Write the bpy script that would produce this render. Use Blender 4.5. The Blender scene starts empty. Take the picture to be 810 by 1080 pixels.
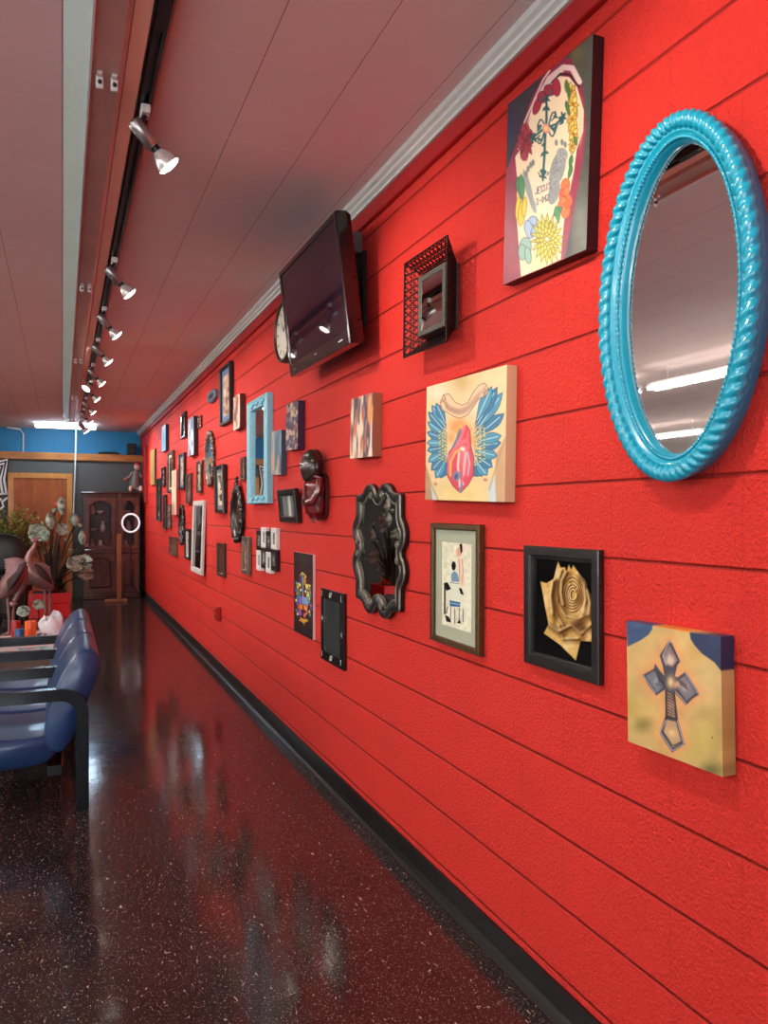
import bpy, math, random
import numpy as np
from mathutils import Vector, Matrix
random.seed(7)
PI = math.pi
C = bpy.context.scene.collection
# ---------------------------------------------------------------- camera geometry (810 x 1080 frame)
F = 780.0; TH = math.atan(339/780); CT, ST = math.cos(TH), math.sin(TH)
D = 1.32          # red wall plane x = D
HC = 1.461        # eye height
HCEIL = 2.94
YB = 13.9         # back partition
def ray(x, y):
    u = (x-405)/F; v = (541-y)/F
    return (ST+u*CT, CT-u*ST, v)
def onX(x, y, X):
    d = ray(x, y); t = X/d[0]; return Vector((X, d[1]*t, HC+d[2]*t))
def onY(x, y, Y):
    d = ray(x, y); t = Y/d[1]; return Vector((d[0]*t, Y, HC+d[2]*t))
def onZ(x, y, Z):
    d = ray(x, y); t = (Z-HC)/d[2]; return Vector((d[0]*t, d[1]*t, Z))
def lin(c):
    return tuple(((v/255)/12.92 if v/255 <= .04045 else ((v/255+.055)/1.055)**2.4) for v in c[:3])
# ---------------------------------------------------------------- materials
MATS = {}
def nt(name):
    m = bpy.data.materials.new(name); m.use_nodes = True
    return m, m.node_tree.nodes, m.node_tree.links, m.node_tree.nodes['Principled BSDF']
def M(name, col=(200,200,200), rough=.5, metal=0., coat=0., noise=.06, scale=30., bump=0., emit=0., ecol=None, spec=.5):
    """plain procedural material: base colour broken up by a little noise"""
    if name in MATS: return MATS[name]
    m, N, L, b = nt(name); c = lin(col)
    tc = N.new('ShaderNodeTexCoord'); no = N.new('ShaderNodeTexNoise'); no.inputs['Scale'].default_value = scale
    no.inputs['Detail'].default_value = 4
    L.new(tc.outputs['Object'], no.inputs['Vector'])
    mr = N.new('ShaderNodeMix'); mr.data_type = 'RGBA'
    mr.inputs['A'].default_value = tuple(v*(1-noise*2) for v in c)+(1,)
    mr.inputs['B'].default_value = tuple(min(1, v*(1+noise*2)) for v in c)+(1,)
    L.new(no.outputs['Fac'], mr.inputs['Factor']); L.new(mr.outputs['Result'], b.inputs['Base Color'])
    b.inputs['Roughness'].default_value = rough; b.inputs['Metallic'].default_value = metal
    b.inputs['Coat Weight'].default_value = coat; b.inputs['Coat Roughness'].default_value = .08
    b.inputs['Specular IOR Level'].default_value = spec
    if bump:
        bp = N.new('ShaderNodeBump'); bp.inputs['Strength'].default_value = bump; bp.inputs['Distance'].default_value = .004
        L.new(no.outputs['Fac'], bp.inputs['Height']); L.new(bp.outputs['Normal'], b.inputs['Normal'])
    if emit:
        b.inputs['Emission Color'].default_value = lin(ecol or col)+(1,); b.inputs['Emission Strength'].default_value = emit
    MATS[name] = m; return m
def M_wood(name, c1, c2, rough=.4, scale=(1,1,12), coat=.2, sc=6):
    if name in MATS: return MATS[name]
    m, N, L, b = nt(name)
    tc = N.new('ShaderNodeTexCoord'); mp = N.new('ShaderNodeMapping'); mp.inputs['Scale'].default_value = scale
    no = N.new('ShaderNodeTexNoise'); no.inputs['Scale'].default_value = sc; no.inputs['Detail'].default_value = 6
    no.inputs['Distortion'].default_value = .6
    cr = N.new('ShaderNodeValToRGB'); cr.color_ramp.elements[0].position = .3; cr.color_ramp.elements[1].position = .7
    cr.color_ramp.elements[0].color = lin(c1)+(1,); cr.color_ramp.elements[1].color = lin(c2)+(1,)
    L.new(tc.outputs['Object'], mp.inputs['Vector']); L.new(mp.outputs['Vector'], no.inputs['Vector'])
    L.new(no.outputs['Fac'], cr.inputs['Fac']); L.new(cr.outputs['Color'], b.inputs['Base Color'])
    b.inputs['Roughness'].default_value = rough; b.inputs['Coat Weight'].default_value = coat
    MATS[name] = m; return m
def M_art(name='painted_picture', rough=.45, coat=.0):
    if name in MATS: return MATS[name]
    m, N, L, b = nt(name)
    a = N.new('ShaderNodeAttribute'); a.attribute_name = 'paint'
    L.new(a.outputs['Color'], b.inputs['Base Color']); b.inputs['Roughness'].default_value = rough
    b.inputs['Coat Weight'].default_value = coat
    MATS[name] = m; return m
def M_mirror(name='mirror_glass', tint=(235,232,230)):
    if name in MATS: return MATS[name]
    m, N, L, b = nt(name)
    b.inputs['Metallic'].default_value = 1; b.inputs['Roughness'].default_value = .015
    b.inputs['Base Color'].default_value = lin(tint)+(1,)
    MATS[name] = m; return m
def mnode(N, L, op, a, b=None, c=None):
    n = N.new('ShaderNodeMath'); n.operation = op
    for i, v in enumerate((a, b, c)):
        if v is None: continue
        if isinstance(v, (int, float)): n.inputs[i].default_value = v
        else: L.new(v, n.inputs[i])
    return n.outputs[0]
def sstep(N, L, val, e0, e1):
    n = N.new('ShaderNodeMapRange'); n.interpolation_type = 'SMOOTHSTEP'
    L.new(val, n.inputs[0]); n.inputs[1].default_value = e0; n.inputs[2].default_value = e1
    return n.outputs[0]
def M_blockwall(name, col, along='Y', z0=.121):
    """painted concrete block: 203 mm courses, 406 mm blocks, pitted face"""
    m, N, L, b = nt(name)
    tc = N.new('ShaderNodeTexCoord'); sx = N.new('ShaderNodeSeparateXYZ'); L.new(tc.outputs['Object'], sx.inputs[0])
    h = sx.outputs[along]; z = sx.outputs['Z']
    zz = mnode(N, L, 'SUBTRACT', z, z0-4*.2032)
    row = mnode(N, L, 'FLOOR', mnode(N, L, 'DIVIDE', zz, .2032))
    pz = mnode(N, L, 'PINGPONG', zz, .1016)
    half = mnode(N, L, 'MULTIPLY', mnode(N, L, 'MODULO', row, 2.), .2032)
    hh = mnode(N, L, 'ADD', mnode(N, L, 'ADD', h, half), 20.)
    ph = mnode(N, L, 'PINGPONG', hh, .2032)
    gz = sstep(N, L, pz, .0005, .007); gh = sstep(N, L, ph, .0005, .005)
    joint = mnode(N, L, 'MINIMUM', gz, mnode(N, L, 'ADD', mnode(N, L, 'MULTIPLY', gh, .16), .84))
    n1 = N.new('ShaderNodeTexNoise'); n1.inputs['Scale'].default_value = 120; n1.inputs['Detail'].default_value = 5; n1.inputs['Roughness'].default_value = .6
    n2 = N.new('ShaderNodeTexNoise'); n2.inputs['Scale'].default_value = 2.2; n2.inputs['Detail'].default_value = 3
    L.new(tc.outputs['Object'], n1.inputs['Vector']); L.new(tc.outputs['Object'], n2.inputs['Vector'])
    hgt = mnode(N, L, 'ADD', mnode(N, L, 'MULTIPLY', joint, .9), mnode(N, L, 'MULTIPLY', n1.outputs['Fac'], 1.3))
    bp = N.new('ShaderNodeBump'); bp.inputs['Strength'].default_value = 1.; bp.inputs['Distance'].default_value = .011
    L.new(hgt, bp.inputs['Height']); L.new(bp.outputs['Normal'], b.inputs['Normal'])
    mx = N.new('ShaderNodeMix'); mx.data_type = 'RGBA'; c = lin(col)
    mx.inputs['A'].default_value = tuple(v*.86 for v in c)+(1,); mx.inputs['B'].default_value = tuple(min(1, v*1.1) for v in c)+(1,)
    L.new(n2.outputs['Fac'], mx.inputs['Factor'])
    mj = N.new('ShaderNodeMix'); mj.data_type = 'RGBA'; mj.inputs['A'].default_value = tuple(v*.5 for v in c)+(1,)
    L.new(joint, mj.inputs['Factor']); L.new(mx.outputs['Result'], mj.inputs['B'])
    L.new(mj.outputs['Result'], b.inputs['Base Color'])
    b.inputs['Roughness'].default_value = .5; b.inputs['Specular IOR Level'].default_value = .35
    return m
def M_floor():
    m, N, L, b = nt('dark_speckled_vinyl_tile')
    tc = N.new('ShaderNodeTexCoord'); sx = N.new('ShaderNodeSeparateXYZ'); L.new(tc.outputs['Object'], sx.inputs[0])
    def seam(o): return sstep(N, L, mnode(N, L, 'PINGPONG', mnode(N, L, 'ADD', o, 30.), .1525), .0, .0025)
    joint = mnode(N, L, 'MINIMUM', seam(sx.outputs['X']), seam(sx.outputs['Y']))
    # tile to tile shade
    br = N.new('ShaderNodeTexWhiteNoise'); br.noise_dimensions = '2D'
    cv = N.new('ShaderNodeCombineXYZ')
    for i, o in enumerate(('X', 'Y')):
        L.new(mnode(N, L, 'FLOOR', mnode(N, L, 'DIVIDE', mnode(N, L, 'ADD', sx.outputs[o], 30.), .305)), cv.inputs[i])
    L.new(cv.outputs[0], br.inputs['Vector'])
    # chips: thin streaks of several sizes
    def chips(scale, stretch, rot, t0, t1):
        mp = N.new('ShaderNodeMapping'); mp.inputs['Scale'].default_value = (scale, scale*stretch, 1); mp.inputs['Rotation'].default_value = (0, 0, rot)
        L.new(tc.outputs['Object'], mp.inputs['Vector'])
        n = N.new('ShaderNodeTexNoise'); n.inputs['Scale'].default_value = 1; n.inputs['Detail'].default_value = 2; n.inputs['Distortion'].default_value = .8
        L.new(mp.outputs['Vector'], n.inputs['Vector']); return sstep(N, L, n.outputs['Fac'], t0, t1)
    c1 = chips(105, .4, .4, .675, .73); c2 = chips(130, 2.4, 1.2, .67, .72); c3 = chips(230, .6, 2.1, .645, .7)
    chip = mnode(N, L, 'MAXIMUM', mnode(N, L, 'MAXIMUM', c1, c2), mnode(N, L, 'MULTIPLY', c3, .7))
    big = N.new('ShaderNodeTexNoise'); big.inputs['Scale'].default_value = 9; big.inputs['Detail'].default_value = 5; L.new(tc.outputs['Object'], big.inputs['Vector'])
    base = N.new('ShaderNodeMix'); base.data_type = 'RGBA'; base.inputs['A'].default_value = lin((26,19,20))+(1,); base.inputs['B'].default_value = lin((52,38,37))+(1,)
    f = mnode(N, L, 'ADD', mnode(N, L, 'MULTIPLY', big.outputs['Fac'], .6), mnode(N, L, 'MULTIPLY', br.outputs['Value'], .4))
    L.new(f, base.inputs['Factor'])
    mc = N.new('ShaderNodeMix'); mc.data_type = 'RGBA'; mc.inputs['B'].default_value = lin((196,182,172))+(1,)
    L.new(base.outputs['Result'], mc.inputs['A']); L.new(mnode(N, L, 'MULTIPLY', chip, .9), mc.inputs['Factor'])
    mj = N.new('ShaderNodeMix'); mj.data_type = 'RGBA'; mj.inputs['A'].default_value = lin((16,12,12))+(1,)
    L.new(mc.outputs['Result'], mj.inputs['B']); L.new(joint, mj.inputs['Factor'])
    L.new(mj.outputs['Result'], b.inputs['Base Color'])
    ro = N.new('ShaderNodeMapRange'); L.new(big.outputs['Fac'], ro.inputs[0]); ro.inputs[3].default_value = .07; ro.inputs[4].default_value = .17
    L.new(ro.outputs[0], b.inputs['Roughness'])
    n2 = N.new('ShaderNodeTexNoise'); n2.inputs['Scale'].default_value = 5; n2.inputs['Detail'].default_value = 3; L.new(tc.outputs['Object'], n2.inputs['Vector'])
    bp = N.new('ShaderNodeBump'); bp.inputs['Strength'].default_value = .12; bp.inputs['Distance'].default_value = .01
    L.new(mnode(N, L, 'ADD', n2.outputs['Fac'], mnode(N, L, 'MULTIPLY', joint, .05)), bp.inputs['Height']); L.new(bp.outputs['Normal'], b.inputs['Normal'])
    b.inputs['Specular IOR Level'].default_value = .75
    return m
def M_ceiling():
    m, N, L, b = nt('ceiling_fibre_tile')
    tc = N.new('ShaderNodeTexCoord'); sx = N.new('ShaderNodeSeparateXYZ'); L.new(tc.outputs['Object'], sx.inputs[0])
    sX = sstep(N, L, mnode(N, L, 'PINGPONG', mnode(N, L, 'ADD', sx.outputs['X'], 30.0), .15), .0, .003)
    sY = sstep(N, L, mnode(N, L, 'PINGPONG', mnode(N, L, 'ADD', sx.outputs['Y'], 30.12), .28), .0, .003)
    n = N.new('ShaderNodeTexNoise'); n.inputs['Scale'].default_value = 60; n.inputs['Detail'].default_value = 4; L.new(tc.outputs['Object'], n.inputs['Vector'])
    wn = N.new('ShaderNodeTexNoise'); wn.inputs['Scale'].default_value = 1.3; L.new(tc.outputs['Object'], wn.inputs['Vector'])
    mx = N.new('ShaderNodeMix'); mx.data_type = 'RGBA'; mx.inputs['A'].default_value = lin((226,204,200))+(1,); mx.inputs['B'].default_value = lin((240,222,218))+(1,)
    L.new(wn.outputs['Fac'], mx.inputs['Factor'])
    a = N.new('ShaderNodeMix'); a.data_type = 'RGBA'; a.inputs['A'].default_value = lin((165,128,124))+(1,); L.new(mx.outputs['Result'], a.inputs['B']); L.new(sX, a.inputs['Factor'])
    c = N.new('ShaderNodeMix'); c.data_type = 'RGBA'; c.inputs['A'].default_value = lin((250,236,230))+(1,); L.new(a.outputs['Result'], c.inputs['B']); L.new(sY, c.inputs['Factor'])
    L.new(c.outputs['Result'], b.inputs['Base Color']); b.inputs['Roughness'].default_value = .8; b.inputs['Specular IOR Level'].default_value = .15
    bp = N.new('ShaderNodeBump'); bp.inputs['Strength'].default_value = .25; bp.inputs['Distance'].default_value = .003
    L.new(mnode(N, L, 'ADD', mnode(N, L, 'MULTIPLY', n.outputs['Fac'], .3), mnode(N, L, 'MINIMUM', sX, sY)), bp.inputs['Height']); L.new(bp.outputs['Normal'], b.inputs['Normal'])
    return m
def M_glass(name='clear_glass', refl=.25):
    if name in MATS: return MATS[name]
    m, N, L, b = nt(name); N.remove(b); out = N['Material Output']
    t = N.new('ShaderNodeBsdfTransparent'); g = N.new('ShaderNodeBsdfGlossy'); g.inputs['Roughness'].default_value = .02
    lw = N.new('ShaderNodeLayerWeight'); lw.inputs['Blend'].default_value = refl
    mx = N.new('ShaderNodeMixShader'); L.new(lw.outputs['Fresnel'], mx.inputs[0]); L.new(t.outputs[0], mx.inputs[1]); L.new(g.outputs[0], mx.inputs[2])
    L.new(mx.outputs[0], out.inputs['Surface']); MATS[name] = m; return m
# ---------------------------------------------------------------- mesh building
class MB:
    def __init__(s): s.v = []; s.f = []; s.mi = []; s.sm = []
    def add(s, vs, fs, mi=0, smooth=False):
        o = len(s.v); s.v += [tuple(p) for p in vs]
        for f in fs: s.f.append(tuple(i+o for i in f)); s.mi.append(mi); s.sm.append(smooth)
        return s
    def box(s, x0, x1, y0, y1, z0, z1, mi=0, ch=0.):
        if x0 > x1: x0, x1 = x1, x0
        if y0 > y1: y0, y1 = y1, y0
        if z0 > z1: z0, z1 = z1, z0
        if ch <= 0:
            vs = [(x, y, z) for z in (z0, z1) for y in (y0, y1) for x in (x0, x1)]
            return s.add(vs, [(0,2,3,1),(4,5,7,6),(0,1,5,4),(2,6,7,3),(0,4,6,2),(1,3,7,5)], mi)
        c = min(ch, (x1-x0)*.45, (y1-y0)*.45, (z1-z0)*.45)      # chamfered box: three shrunken face rings
        import itertools
        vs = []; idx = {}
        for sx, sy, sz in itertools.product((0,1), repeat=3):
            P = (x1 if sx else x0, y1 if sy else y0, z1 if sz else z0); d = (-c if sx else c, -c if sy else c, -c if sz else c)
            for a in range(3):
                q = list(P)
                for k in range(3):
                    if k != a: q[k] += d[k]
                idx[(sx,sy,sz,a)] = len(vs); vs.append(tuple(q))
        fs = []
        def I(b, a): return idx[(b[0],b[1],b[2],a)]
        for a in range(3):
            p, q = [(1,2),(2,0),(0,1)][a]
            for sgn in (0,1):
                def cor(i, j):
                    b = [0,0,0]; b[a] = sgn; b[p] = i; b[q] = j; return b
                ring = [cor(0,0),cor(1,0),cor(1,1),cor(0,1)]
                if not sgn: ring = ring[::-1]
                fs.append(tuple(I(b, a) for b in ring))
        for a in range(3):                                         # edges parallel to axis a
            p, q = [(1,2),(2,0),(0,1)][a]
            for i in (0,1):
                for j in (0,1):
                    b0 = [0,0,0]; b0[p] = i; b0[q] = j; b1 = list(b0); b1[a] = 1
                    fs.append((I(b0,p),I(b1,p),I(b1,q),I(b0,q)) if i != j else (I(b0,q),I(b1,q),I(b1,p),I(b0,p)))
        for b in itertools.product((0,1), repeat=3):
            t = (I(b,0),I(b,1),I(b,2)); fs.append(t if sum(b)%2 else t[::-1])
        return s.add(vs, fs, mi)
    def grid(s, rows, mi=0, smooth=True, cu=False, cv=False):
        n, m = len(rows), len(rows[0]); vs = [p for r in rows for p in r]; fs = []
        for i in range(n if cv else n-1):
            for j in range(m if cu else m-1):
                a, b = i, (i+1) % n; c, d = j, (j+1) % m
                fs.append((a*m+c, a*m+d, b*m+d, b*m+c))
        return s.add(vs, fs, mi, smooth)
    def prism(s, pts, axis, a0, a1, mi=0, smooth=False):
        """polygon pts (two coordinates) pulled along one axis"""
        def P(p, a):
            q = list(p); q.insert(axis, a); return tuple(q)
        n = len(pts); vs = [P(p, a0) for p in pts]+[P(p, a1) for p in pts]
        fs = [tuple(range(n-1, -1, -1)), tuple(range(n, 2*n))]
        s.add(vs, fs, mi, False)
        return s.add(vs, [(i, (i+1) % n, n+(i+1) % n, n+i) for i in range(n)], mi, smooth)
    def tube(s, path, r, n=8, mi=0, closed=False, cap=True, rfun=None):
        P = [Vector(p) for p in path]; m = len(P); rows = []; up = None
        for i in range(m):
            a = P[i-1] if (i > 0 or closed) else P[i]; b = P[(i+1) % m] if (i < m-1 or closed) else P[i]
            t = (b-a).normalized()
            if up is None: up = Vector((0,0,1)) if abs(t.z) < .9 else Vector((1,0,0))
            x = t.cross(up).normalized(); y = x.cross(t).normalized(); up = y
            rr = rfun(i/(m-1)) if rfun else (r[i] if isinstance(r, (list, tuple)) else r)
            rows.append([P[i]+x*math.cos(2*PI*k/n)*rr+y*math.sin(2*PI*k/n)*rr for k in range(n)])
        s.grid(rows, mi, True, cu=True, cv=closed)
        if cap and not closed:
            s.add(rows[0], [tuple(range(n))], mi); s.add(rows[-1], [tuple(range(n-1, -1, -1))], mi)
        return s
    def lathe(s, prof, n=24, mi=0, at=(0,0,0), M4=None, smooth=True):
        rows = []
        for r, z in prof:
            row = []
            for k in range(n):
                p = Vector((r*math.cos(2*PI*k/n), r*math.sin(2*PI*k/n), z))
                if M4 is not None: p = M4 @ p
                row.append(p+Vector(at))
            rows.append(row)
        return s.grid(rows, mi, smooth, cu=True)
    def ell(s, c, r, n=16, m=10, mi=0, M3=None):
        rows = []
        for i in range(m+1):
            t = PI*i/m; row = []
            for k in range(n):
                p = Vector((r[0]*math.sin(t)*math.cos(2*PI*k/n), r[1]*math.sin(t)*math.sin(2*PI*k/n), -r[2]*math.cos(t)))
                if M3 is not None: p = M3 @ p
                row.append(p+Vector(c))
            rows.append(row)
        return s.grid(rows, mi, True, cu=True)
    def outline(s, pts, prof, mi=0, smooth=False, miter=True):
        """closed 2-d outline (counter clockwise) swept with profile [(inset, z)]: mitred frame"""
        n = len(pts); nor = []
        for i in range(n):
            a, b, c = Vector(pts[i-1]), Vector(pts[i]), Vector(pts[(i+1) % n])
            e1 = (b-a).normalized(); e2 = (c-b).normalized()
            n1 = Vector((-e1.y, e1.x)); n2 = Vector((-e2.y, e2.x)); k = n1+n2
            d = max(.35, 1+n1.dot(n2)); nor.append(k/d)
        rows = [[(pts[i][0]+nor[i].x*o, pts[i][1]+nor[i].y*o, z) for i in range(n)] for o, z in prof]
        return s.grid(rows, mi, smooth, cu=True)
    def build(s, name, mats, parent=None, bevel=0, seg=2, subsurf=0, mesh=None):
        me = bpy.data.meshes.new(name); me.from_pydata(s.v, [], s.f)
        for m in (mats if isinstance(mats, (list, tuple)) else [mats]): me.materials.append(m)
        me.polygons.foreach_set('material_index', s.mi); me.polygons.foreach_set('use_smooth', s.sm); me.update()
        o = bpy.data.objects.new(name, me); C.objects.link(o)
        if parent is not None: o.parent = parent
        if bevel:
            b = o.modifiers.new('edge_softening', 'BEVEL'); b.width = bevel; b.segments = seg; b.limit_method = 'ANGLE'
        if subsurf:
            b = o.modifiers.new('rounding', 'SUBSURF'); b.levels = subsurf; b.render_levels = subsurf
        return o
def thing(name, label, cat, loc=(0,0,0), rotz=0, group=None, mat4=None):
    o = bpy.data.objects.new(name, None); C.objects.link(o); o.empty_display_size = .1
    if mat4 is not None: o.matrix_world = mat4
    else: o.location = loc; o.rotation_euler = (0,0,rotz)
    o['label'] = label; o['category'] = cat
    if group: o['group'] = group
    return o
def tag(o, label, cat, group=None):
    o['label'] = label; o['category'] = cat
    if group: o['group'] = group
    return o
def struct(name, mb, mat, parent=None, **k):
    o = mb.build(name, mat, parent, **k); o['kind'] = 'structure'; return o
def copy_tree(o, parent=None):
    c = o.copy(); C.objects.link(c)
    if parent is not None: c.parent = parent
    for ch in list(o.children): copy_tree(ch, c)
    return c
def text_mesh(name, body, size, mat, parent, loc, depth=.0006):
    cu = bpy.data.curves.new(name, 'FONT'); cu.body = body; cu.size = size; cu.align_x = 'CENTER'; cu.align_y = 'CENTER'; cu.extrude = depth
    tmp = bpy.data.objects.new(name, cu); C.objects.link(tmp)
    bpy.context.view_layer.update()
    me = bpy.data.meshes.new_from_object(tmp.evaluated_get(bpy.context.evaluated_depsgraph_get()))
    bpy.data.objects.remove(tmp); me.materials.clear(); me.materials.append(mat)
    o = bpy.data.objects.new(name, me); C.objects.link(o); o.parent = parent; o.location = loc
    return o
# ---------------------------------------------------------------- painting pictures as vertex colour
def homog(q):
    (x0,y0),(x1,y1),(x2,y2),(x3,y3) = q        # TL TR BR BL ; unit square u right, v down
    dx1, dx2, dx3 = x1-x2, x3-x2, x0-x1+x2-x3; dy1, dy2, dy3 = y1-y2, y3-y2, y0-y1+y2-y3
    den = dx1*dy2-dx2*dy1; g = (dx3*dy2-dx2*dy3)/den; h = (dx1*dy3-dx3*dy1)/den
    return (x1-x0+g*x1, x3-x0+h*x3, x0, y1-y0+g*y1, y3-y0+h*y3, y0, g, h)
def vnoise(x, y, seed=0):
    xi, yi = np.floor(x).astype(int), np.floor(y).astype(int); fx, fy = x-xi, y-yi
    fx = fx*fx*(3-2*fx); fy = fy*fy*(3-2*fy)
    def hsh(i, j):
        n = (i*374761393+j*668265263+seed*974634777) & 0x7fffffff
        n = ((n ^ (n >> 13))*1274126177) & 0x7fffffff
        return ((n ^ (n >> 16)) & 0xffff)/65535.
    return (hsh(xi,yi)*(1-fx)+hsh(xi+1,yi)*fx)*(1-fy)+(hsh(xi,yi+1)*(1-fx)+hsh(xi+1,yi+1)*fx)*fy
class Art:
    """a picture painted at the vertices of a grid; shapes are given in the units of `quad`"""
    def __init__(s, nx, ny, quad=None, bg=(255,255,255)):
        s.nx, s.ny = nx, ny
        u, v = np.meshgrid(np.linspace(0,1,nx), np.linspace(0,1,ny)); s.u, s.v = u, v
        if quad is None: quad = ((0,0),(1,0),(1,ny/nx),(0,ny/nx))
        a,b,c,d,e,f,g,h = homog(quad); w = g*u+h*v+1
        s.x = (a*u+b*v+c)/w; s.y = (d*u+e*v+f)/w
        s.px = max(abs(quad[1][0]-quad[0][0])/nx, 1e-6)
        s.img = np.zeros((ny,nx,3))+np.array(bg, float)
    def mix(s, m, col, a=1.):
        m = (np.clip(m,0,1)*a)[...,None]; s.img = s.img*(1-m)+np.array(col, float)*m; return s
    def sd(s, pts):
        p = np.array(pts, float); dmin = np.full(s.x.shape, 1e18); ins = np.zeros(s.x.shape, bool)
        for i in range(len(p)):
            ax, ay = p[i-1]; bx, by = p[i]; ex, ey = bx-ax, by-ay; L2 = ex*ex+ey*ey+1e-12
            t = np.clip(((s.x-ax)*ex+(s.y-ay)*ey)/L2, 0, 1)
            dmin = np.minimum(dmin, (s.x-ax-t*ex)**2+(s.y-ay-t*ey)**2)
            cr = (ay > s.y) != (by > s.y); dy = by-ay if abs(by-ay) > 1e-9 else 1e-9
            ins ^= cr & (s.x < ex*(s.y-ay)/dy+ax)
        d = np.sqrt(dmin); return np.where(ins, d, -d)
    def poly(s, pts, col, soft=None, a=1.):
        k = soft or s.px*1.2; return s.mix(.5+s.sd(pts)/k, col, a)
    def opoly(s, pts, col, oc=(40,35,40), ow=3, soft=None):
        d = s.sd(pts); k = soft or s.px*1.2; s.mix(.5+d/k, oc); return s.mix(.5+(d-ow)/k, col)
    def dl(s, pts):
        p = np.array(pts, float); dmin = np.full(s.x.shape, 1e18)
        for i in range(1, len(p)):
            ax, ay = p[i-1]; bx, by = p[i]; ex, ey = bx-ax, by-ay; L2 = ex*ex+ey*ey+1e-12
            t = np.clip(((s.x-ax)*ex+(s.y-ay)*ey)/L2, 0, 1)
            dmin = np.minimum(dmin, (s.x-ax-t*ex)**2+(s.y-ay-t*ey)**2)
        return np.sqrt(dmin)
    def line(s, pts, w, col, a=1., soft=None):
        k = soft or s.px*1.2; return s.mix(.5+(w/2-s.dl(pts))/k, col, a)
    def ed(s, cx, cy, rx, ry, rot=0.):
        c, n = math.cos(rot), math.sin(rot); X, Y = s.x-cx, s.y-cy
        return np.sqrt(((X*c+Y*n)/rx)**2+((-X*n+Y*c)/ry)**2)
    def ell(s, cx, cy, rx, ry, col, rot=0., a=1., soft=None):
        k = soft or s.px*1.2/min(rx,ry); return s.mix(.5+(1-s.ed(cx,cy,rx,ry,rot))/k, col, a)
    def oell(s, cx, cy, rx, ry, col, rot=0., oc=(40,40,40), ow=3):
        s.ell(cx,cy,rx,ry,oc,rot); return s.ell(cx,cy,max(rx-ow,1e-3),max(ry-ow,1e-3),col,rot)
    def glow(s, cx, cy, rx, ry, col, a=1., rot=0.):
        return s.mix(np.exp(-1.4*s.ed(cx,cy,rx,ry,rot)**2), col, a)
    def leaf(s, a, b, w, col, oc=(30,50,70), ow=2, hi=None, hw=3, pk=.75):
        ax, ay = a; bx, by = b; dx, dy = bx-ax, by-ay; L = math.hypot(dx,dy); nx, ny = -dy/L, dx/L
        pts = []
        for t in np.linspace(0,1,9): k = math.sin(PI*t**pk)*w/2; pts.append((ax+dx*t+nx*k, ay+dy*t+ny*k))
        for t in np.linspace(1,0,9): k = math.sin(PI*t**pk)*w/2; pts.append((ax+dx*t-nx*k, ay+dy*t-ny*k))
        s.opoly(pts, col, oc, ow)
        if hi: s.line([(ax+dx*.15,ay+dy*.15),(ax+dx*.85,ay+dy*.85)], hw, hi)
        return s
    def noise(s, sc, amt, seed=0, sy=None):
        n = vnoise(s.x/sc, s.y/(sy or sc), seed)*.65+vnoise(2.1*s.x/sc+7, 2.1*s.y/(sy or sc), seed+5)*.35-.5
        s.img = s.img*(1+amt*2*n[...,None]); return s
    def blobs(s, pal, sc, seed=0, sy=None, sharp=2.5):
        n = np.zeros(s.x.shape); sy = sy or sc
        for k, c in enumerate(pal):
            m = (vnoise(s.x/sc+k*13.7, s.y/sy+k*5.1, seed+k*11)-.5)*sharp*2
            s.mix(m, c)
        return s
    def cols(s):
        c = np.clip(s.img, 0, 255)/255.; l = np.where(c <= .04045, c/12.92, ((c+.055)/1.055)**2.4)
        return l
def paint_mesh(name, art, w, h, mat, parent=None, z=0., depth=None, edge=None, mesh_only=False):
    """flat painted grid (w x h, local xy, facing +z); with depth also the wrapped canvas sides"""
    nx, ny = art.nx, art.ny; col = art.cols()
    xs = np.linspace(-w/2, w/2, nx); ys = np.linspace(h/2, -h/2, ny)
    X, Y = np.meshgrid(xs, ys)
    V = np.stack([X, Y, np.full_like(X, z)], -1).reshape(-1,3); K = col.reshape(-1,3)
    idx = np.arange(nx*ny).reshape(ny,nx)
    Q = np.stack([idx[:-1,:-1], idx[1:,:-1], idx[1:,1:], idx[:-1,1:]], -1).reshape(-1,4)
    if depth:
        loop = np.concatenate([idx[0,:-1], idx[:-1,-1], idx[-1,:0:-1], idx[:0:-1,0]])
        n0 = len(V); n = len(loop)
        top = V[loop].copy(); bot = V[loop].copy(); bot[:,2] = z-depth
        kc = K[loop].copy() if edge is None else np.tile(np.array(lin(edge)), (n,1))
        V = np.concatenate([V, top, bot]); K = np.concatenate([K, kc, kc*.9])
        i = np.arange(n); j = (i+1) % n
        Q = np.concatenate([Q, np.stack([n0+i, n0+j, n0+n+j, n0+n+i], -1)])
        b = np.arange(n0+n, n0+2*n)
    me = bpy.data.meshes.new(name); faces = Q.tolist()
    if depth: faces.append(b.tolist())
    me.from_pydata(V.tolist(), [], faces)
    a = me.color_attributes.new('paint', 'FLOAT_COLOR', 'POINT')
    a.data.foreach_set('color', np.concatenate([K, np.ones((len(K),1))], 1).astype(np.float32).ravel())
    me.materials.append(mat); me.update()
    o = bpy.data.objects.new(name, me); C.objects.link(o)
    if parent is not None: o.parent = parent
    return o
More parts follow.
